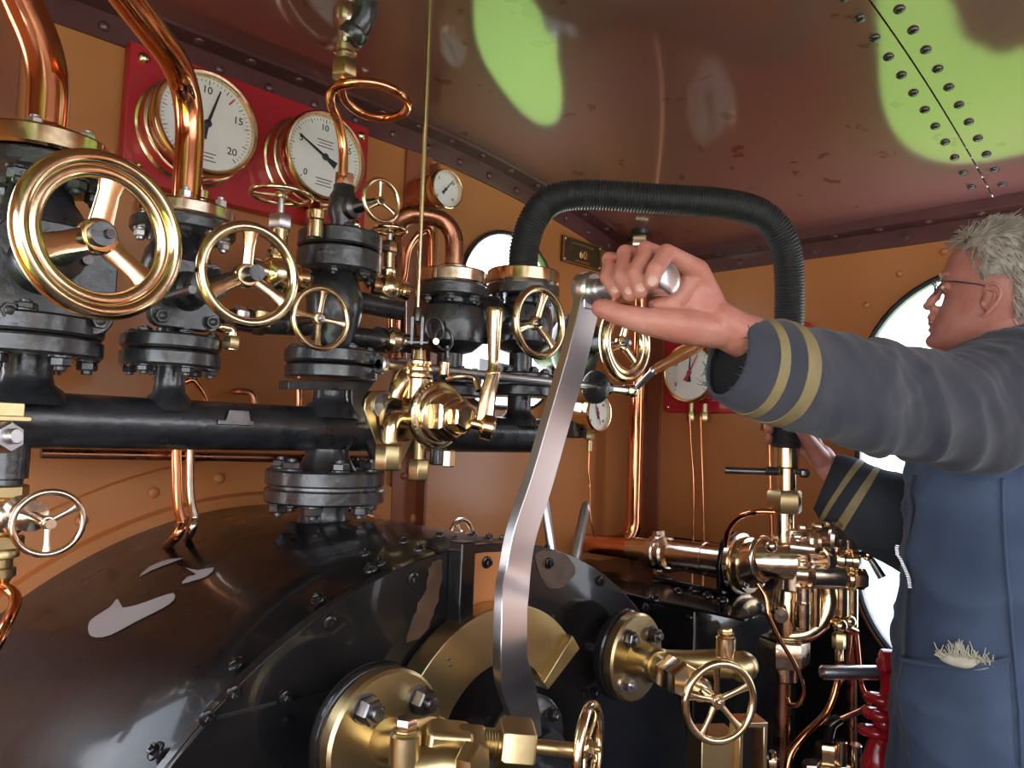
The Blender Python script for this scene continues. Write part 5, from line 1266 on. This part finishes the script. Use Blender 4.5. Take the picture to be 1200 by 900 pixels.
P1.part('hair', hair, 'hair', None, label='short tousled grey hair', sharp=80)
# glasses
GLS = P1.part('glasses', merge(MB().tube([H(1098, 329, .054), H(1120, 330, .0745), H(1146, 333, .0795), H(1158, 336, .079)], [.0011, .0013, .0014, .0016], 8), MB().tube([H(1096, 330, -.052), H(1120, 331, -.0745), H(1152, 334, -.0795)], .0013, 8), MB().tube([H(1094, 334, .012), H(1092, 332, 0), H(1094, 334, -.012)], .0011, 8), *[MB().tube([H(1095, 337, s*.032)+S_*(.021*math.cos(t))+Z*(.014*math.sin(t))-F_*(.004*abs(math.cos(t))**3) for t in [2*PI*k/28 for k in range(28)]], .0009, 8, closed=True) for s in (-1, 1)]), 'steel_dark', label='thin dark-framed glasses')
P1.part('lens', merge(*[MB().ell(H(1095.5, 337, s*.032), .0008, .0195, .0125, hA, 20, 8) for s in (-1, 1)]), 'lens', GLS)
# ---- sleeves
def fold(p, amp=.008, seed=0., dr=V((.3, .3, 1))):
    q = V((p.x, p.y, p.z))+V((seed, seed*.7, 0))
    u_ = q.dot(dr.normalized())
    a = NZ.noise(V((u_*12, q.x*4+seed, q.y*4))); b = NZ.noise(q*9); c = NZ.noise(V((q.z*26+q.x*10, u_*5, seed)))
    e = NZ.noise(V((u_*30+seed, q.x*6, q.y*6)))
    g = NZ.noise(V((q.dot(V((.6, -.2, -.75)))*13+seed, q.x*3, q.y*3)))
    return amp*(.9*max(0, 1-2.6*abs(a))**1.5 + .9*max(0, 1-3.2*abs(g))**1.6 + .35*max(0, 1-3*abs(e))**2 + b*.6 + c*.35 - .35)
class Sleeve:
    def prof(s, i): return min(1, .22+max(0, i-25)/70)
    def __init__(s, ctrl, seed, dr, amp=.008, n=84, sub=14, wr=.86):
        s.c = spline([PD(a, b, d) for a, b, r, d in ctrl], sub)
        rr = []
        for i in range(len(ctrl)-1):
            for k in range(sub): rr.append((ctrl[i][2]*ctrl[i][3]*(1-k/sub)+ctrl[i+1][2]*ctrl[i+1][3]*k/sub)/FPX)
        rr.append(ctrl[-1][2]*ctrl[-1][3]/FPX); s.r = rr; s.n = n; s.seed = seed; s.dr = dr; s.amp = amp; s.wr = wr
        s.fr = []
        for i in range(len(s.c)):
            t = (s.c[min(i+1, len(s.c)-1)]-s.c[max(i-1, 0)]).normalized()
            u_ = (UP - t*UP.dot(t)).normalized(); s.fr.append((u_, t.cross(u_)))
    def ring(s, i, off=0., amp=None, slant=0.):
        u_, w_ = s.fr[i]; out = []
        am = s.amp if amp is None else amp
        am *= s.prof(i)
        t = u_.cross(w_)
        for j in range(s.n):
            th = 2*PI*j/s.n; d = u_*math.cos(th)+w_*(math.sin(th)*s.wr)
            p = s.c[i]+d*s.r[i]
            out.append(p + d*(fold(p, am, s.seed, s.dr)+off) + t*(slant*math.cos(th)))
        return out
    def mesh(s, cuff_in=.05):
        R = []
        m = 12
        inner = [s.ring(i, -.0045) for i in range(min(9, len(s.c)-1), -1, -1)]
        R = inner + [s.ring(i) for i in range(len(s.c))]
        return MB().loft(R)
    def band(s, i0, i1, sl=0.):
        R = [s.ring(i0, -.001, None, sl)]+[s.ring(i, .0014, None, sl) for i in range(i0, i1+1)]+[s.ring(i1, -.001, None, sl)]
        return MB().loft(R, (False, False))
near = Sleeve([(852, 421, 47, .900), (872, 427, 55, .908), (905, 435, 60, .925), (950, 447, 61, .958), (1000, 461, 63, 1.0), (1050, 473, 62, 1.045), (1100, 481, 63, 1.09), (1150, 476, 68, 1.135), (1195, 464, 76, 1.175), (1235, 462, 70, 1.23)], 3.1, V((.75, -.3, .6)), .0105)
SL = P1.part('left_sleeve', near.mesh(), 'denim_grey', label='faded grey-navy sleeve with frayed cuff', sharp=80)
P1.part('cuff_lining', MB().loft([near.ring(8, -.006), near.ring(3, -.0055)], (True, False)), 'lining', SL)
P1.part('tape_band', near.band(18, 22), 'band', SL, sharp=80); P1.part('tape_band', near.band(28, 32), 'band', SL, sharp=80)
fz = MB(); rr = random.Random(5)
r0_ = near.ring(0)
for k in range(60):
    p = rr.choice(r0_); q = p + V((rr.gauss(0, .004), rr.gauss(0, .004), rr.gauss(0, .004))) - RTh*rr.uniform(.002, .008); fz.tube([p, p*.5+q*.5+V((0, 0, rr.gauss(0, .001))), q], [.0005, .0004, .0002], 4)
P1.part('frayed_threads', fz, 'denim_grey', SL)
far = Sleeve([(966, 566, 33, 1.545), (980, 572, 41, 1.535), (1010, 590, 47, 1.51), (1045, 606, 52, 1.49), (1085, 620, 56, 1.47), (1120, 600, 60, 1.47), (1150, 540, 60, 1.49), (1185, 480, 58, 1.50)], 8.3, V((.5, .5, .7)), .008)
SR = P1.part('right_sleeve', far.mesh(), 'denim_dark', label='dark sleeve behind the injector', sharp=80)
P1.part('tape_band', far.band(16, 19), 'band', SR, sharp=80); P1.part('tape_band', far.band(24, 27), 'band', SR, sharp=80)
# ---- jacket / bib of the overalls
kT = TD/FPX
JR = [(392, 1140, 1215, .060), (402, 1122, 1240, .095), (415, 1106, 1262, .145), (432, 1090, 1275, .188), (455, 1078, 1284, .205), (490, 1068, 1290, .212), (540, 1060, 1290, .212), (600, 1056, 1286, .205), (660, 1052, 1282, .200), (720, 1048, 1280, .198), (780, 1044, 1282, .200), (840, 1038, 1284, .205), (900, 1032, 1286, .208), (1000, 1035, 1285, .200), (1100, 1045, 1280, .190)]
def jr(z):
    Zs = [(zpx(r_[0]), (1172-(r_[1]+r_[2])/2)*kT/ZF, (r_[2]-r_[1])/2*kT/ZF, r_[3]) for r_ in JR]
    if z >= Zs[0][0]: return Zs[0][1:]
    for a, b in zip(Zs, Zs[1:]):
        if z >= b[0]:
            t = (a[0]-z)/(a[0]-b[0]); return tuple(a[k]*(1-t)+b[k]*t for k in (1, 2, 3))
    return Zs[-1][1:]
def jsurf(z, th, off=0., amp=.008):
    fc, a, b = jr(z)
    e = 2/2.3; cx, sx_ = math.cos(th), math.sin(th)
    x = math.copysign(abs(cx)**e, cx); y = math.copysign(abs(sx_)**e, sx_)
    p = Tp(fc+a*x, z, b*y)
    nrm_ = (F_*cx+S_*sx_)
    return p + nrm_*(off+fold(p, amp, 11.7, V((.4, .2, .25))))
z0, z1 = zpx(1100), zpx(392)
mb = MB().loft([[jsurf(z0+(z1-z0)*i/110, 2*PI*j/110) for j in range(110)] for i in range(111)])
JK = P1.part('overalls', mb, 'denim', label='washed blue overall bib', sharp=80)
def on_jacket(px, py, off=.0):
    r = ray(px, py).normalized(); t = .8; prev = None
    for k in range(900):
        p = CAM+r*t; q = p-V((TC0.x, TC0.y, 0)); f, s_c = q.dot(F_), q.dot(S_)
        fc, a, b = jr(p.z)
        g = (abs((f-fc)/a)**2.3+abs(s_c/b)**2.3)**(1/2.3)-1
        if g < 0:
            th = math.atan2(math.copysign(abs(s_c/b)**1.15, s_c), math.copysign(abs((f-fc)/a)**1.15, f-fc))
            return jsurf(p.z, th, off)
        t += max(g*.05, .001)
    return CAM+r*1.2
def grid_patch(x0f, x1f, ys, off, nx=22, thick=.004):
    """cloth patch between two edges, laid on the jacket"""
    top = []; 
    for y in ys: top.append([on_jacket(x0f(y)+(x1f(y)-x0f(y))*i/nx, y, off+.004*math.sin(PI*i/nx)*math.sin(PI*min(1, (y-ys[0])/60))) for i in range(nx+1)])
    n = nx+1; m = len(ys); vs = [p for r_ in top for p in r_]
    back = [p - S_*thick for p in vs]; N_ = len(vs); fs = []
    for i in range(m-1):
        for j in range(nx):
            a = i*n+j; fs.append((a, a+n, a+n+1, a+1)); fs.append((N_+a, N_+a+1, N_+a+n+1, N_+a+n))
    for j in range(nx):
        fs.append((j, j+1, N_+j+1, N_+j)); a = (m-1)*n+j; fs.append((a, N_+a, N_+a+1, a+1))
    for i in range(m-1):
        a = i*n; fs.append((a, N_+a, N_+a+n, a+n)); a += nx; fs.append((a, a+n, N_+a+n, N_+a))
    return MB().add(vs+back, fs)
x0f = lambda y: 1066-max(0, y-780)*.10+max(0, 770-y)*.0; x1f = lambda y: 1181+max(0, y-780)*.05
ys = [772+ (925-772)*i/24 for i in range(25)]
PK = P1.part('pocket', grid_patch(x0f, x1f, ys, .010), 'denim', JK, sharp=80)
hem = [on_jacket(1066+115*i/20, 772+9*math.sin(PI*i/20)-3*(i/20), .016) for i in range(21)]
P1.part('pocket_hem', MB().tube(hem, .0042, 10), 'denim', PK)
P1.part('side_seam', MB().tube([on_jacket(1190-.22*(y-550)*.1-14*math.cos((y-550)/120), y, .003) for y in range(560, 900, 12)], .0032, 8), 'denim', JK)
fl = [on_jacket(1074-8*math.sin((y-560)/340*PI)-((y-560)*.02), y, .006) for y in range(556, 900, 10)]
P1.part('front_placket', MB().tube(fl, .0085, 10, sq=.5), 'denim_grey', JK)
P1.part('zip', merge(*[MB().box(on_jacket(1064.5+k*.42, 640+k*2.1, .012), .0055, .004, .0014, (F_, S_, (Z+F_*.5).normalized())) for k in range(24)]), 'steel', JK, label='short metal zip')
# collar
P1.part('collar', MB().tube([H(1132, 410, .052), H(1150, 404, .072), H(1178, 396, .078), H(1210, 388, .060), H(1226, 384, 0), H(1210, 388, -.060), H(1178, 396, -.078), H(1150, 404, -.072), H(1132, 410, -.052)], [.010, .013, .015, .016, .016, .016, .015, .013, .010], 14, sq=.55), 'denim', JK, sharp=80)
# trousers and boots
tr = MB()
for s in (-1, 1):
    tr.loft([[Tp(fo+r*math.cos(t), z, s*so+r*.95*math.sin(t)) for t in [2*PI*j/24 for j in range(24)]] for z, fo, so, r in ((.10, -.03, .11, .070), (.30, -.02, .108, .078), (.50, 0, .10, .082), (.75, 0, .095, .095), (.90, 0, .088, .11), (1.0, 0, .07, .11))])
P1.part('trousers', tr, 'denim', None)
for s in (-1, 1):
    P1.part('boot', MB().loft([[Tp(fo+a*math.cos(t), z, s*.118+b*math.sin(t)) for t in [2*PI*j/20 for j in range(20)]] for z, fo, a, b in ((.001, .045, .145, .052), (.03, .045, .145, .052), (.06, .04, .13, .048), (.085, .0, .085, .045), (.14, -.03, .055, .048), (.16, -.03, .052, .046))]), 'iron')
# cotton waste in the pocket
rg = MB(); rr = random.Random(9)
c0 = on_jacket(1133, 770, .016)
rg.ell(c0-Z*.004, .034, .010, .010, hA, 16, 10)
for k in range(150):
    a = rr.uniform(-.034, .034); p = c0+F_*a-Z*.004; q = p+F_*rr.gauss(.1*a, .006)+S_*rr.gauss(.004, .004)+Z*max(.004, rr.gauss(.012+.016*(abs(a-.006) < .008), .005)); rg.tube([p, p*.5+q*.5+S_*rr.gauss(0, .003)+F_*rr.gauss(0, .004), q], [.0012, .001, .0005], 5)
solo('cotton_waste', 'tuft of cream cotton waste poking out of the overall pocket', 'rag', rg, 'rag', sharp=80)
# ================================================================== OUTSIDE AND LIGHT
M['grass'] = mat('sunlit grass', (.19, .36, .055), .9, 0, noise=(.6, (.15, .29, .045), .8))
M['gravel'] = mat('pale ballast', (.62, .62, .62), .9, 0, noise=(2, (.5, .5, .5), .8))
mb = MB().box((0, 0, -1.55), 200, 200, .1); struct('ground', mb, 'gravel', smooth=False)
mb = MB().box((3, -1, -1.475), 2.0, 60, .02); struct('path', mb, 'gravel', smooth=False)  # gravel strip added out of view to cut green bounce on the ceiling
mb = MB().box((0, 2, -1.49), 17, 16, .02); tag(mesh_obj('lawn', mb, 'grass', None, smooth=False), kind='structure')
M['shed'] = mat('pale blue corrugated sheet', (.45, .62, .78), .5)
M['shed_roof'] = mat('white roof sheet', (.75, .75, .75), .5)
mb = MB(); pr = [(13+.04*(k % 2), -4+.12*k) for k in range(150)]
vs = [V((x, y, z)) for x, y in pr for z in (-1.5, .75)]+[V((15, pr[0][1], -1.5)), V((15, pr[0][1], .75)), V((15, pr[-1][1], -1.5)), V((15, pr[-1][1], .75))]
n_ = len(pr); fs = [(2*i, 2*i+2, 2*i+3, 2*i+1) for i in range(n_-1)]+[(2*n_, 0, 1, 2*n_+1), (2*n_-2, 2*n_+2, 2*n_+3, 2*n_-1), (2*n_+2, 2*n_, 2*n_+1, 2*n_+3)]
SHD = Thing('shed', 'pale blue corrugated shed seen outside beyond the side opening', 'building', (14, 5, -1.5))
SHD.part('wall', MB().add(vs, fs), 'shed', smooth=False)
SHD.part('roof', MB().prism([V((12.8, -4.2, .76)), V((15.2, -4.2, 1.3)), V((15.2, -4.2, 1.38)), V((12.8, -4.2, .84))], (0, 18.4, 0)), 'shed_roof', smooth=False)
W = bpy.data.worlds.new('sky'); S.world = W; W.use_nodes = True
N = W.node_tree.nodes; L = W.node_tree.links; bg = N['Background']
tc = N.new('ShaderNodeTexCoord'); sx = N.new('ShaderNodeSeparateXYZ'); L.new(tc.outputs['Generated'], sx.inputs[0])
rp = N.new('ShaderNodeValToRGB'); L.new(sx.outputs['Z'], rp.inputs['Fac'])
rp.color_ramp.elements[0].position = .0; rp.color_ramp.elements[0].color = (.95, .97, 1, 1)
rp.color_ramp.elements[1].position = .9; rp.color_ramp.elements[1].color = (.62, .76, 1, 1)
L.new(rp.outputs['Color'], bg.inputs['Color']); bg.inputs['Strength'].default_value = 4.6
sun = bpy.data.lights.new('sun', 'SUN'); sun.energy = 14; sun.angle = math.radians(3); sun.color = (1, .95, .86)
so = bpy.data.objects.new('sun', sun); COL.objects.link(so)
so.rotation_euler = V((-.55, -.5, -.95)).to_track_quat('-Z', 'Y').to_euler()
vs = S.view_settings; vs.view_transform = 'Standard'; vs.look = 'None'; vs.exposure = 0.08; vs.gamma = 1; vs.use_curve_mapping = False
M['ceil'].node_tree.nodes['Principled BSDF'].inputs['Coat IOR'].default_value = 1.9
S.cycles.max_bounces = 10; S.cycles.diffuse_bounces = 5; S.cycles.glossy_bounces = 6; S.cycles.sample_clamp_indirect = 6
try: S.cycles.use_denoising = True
except Exception: pass
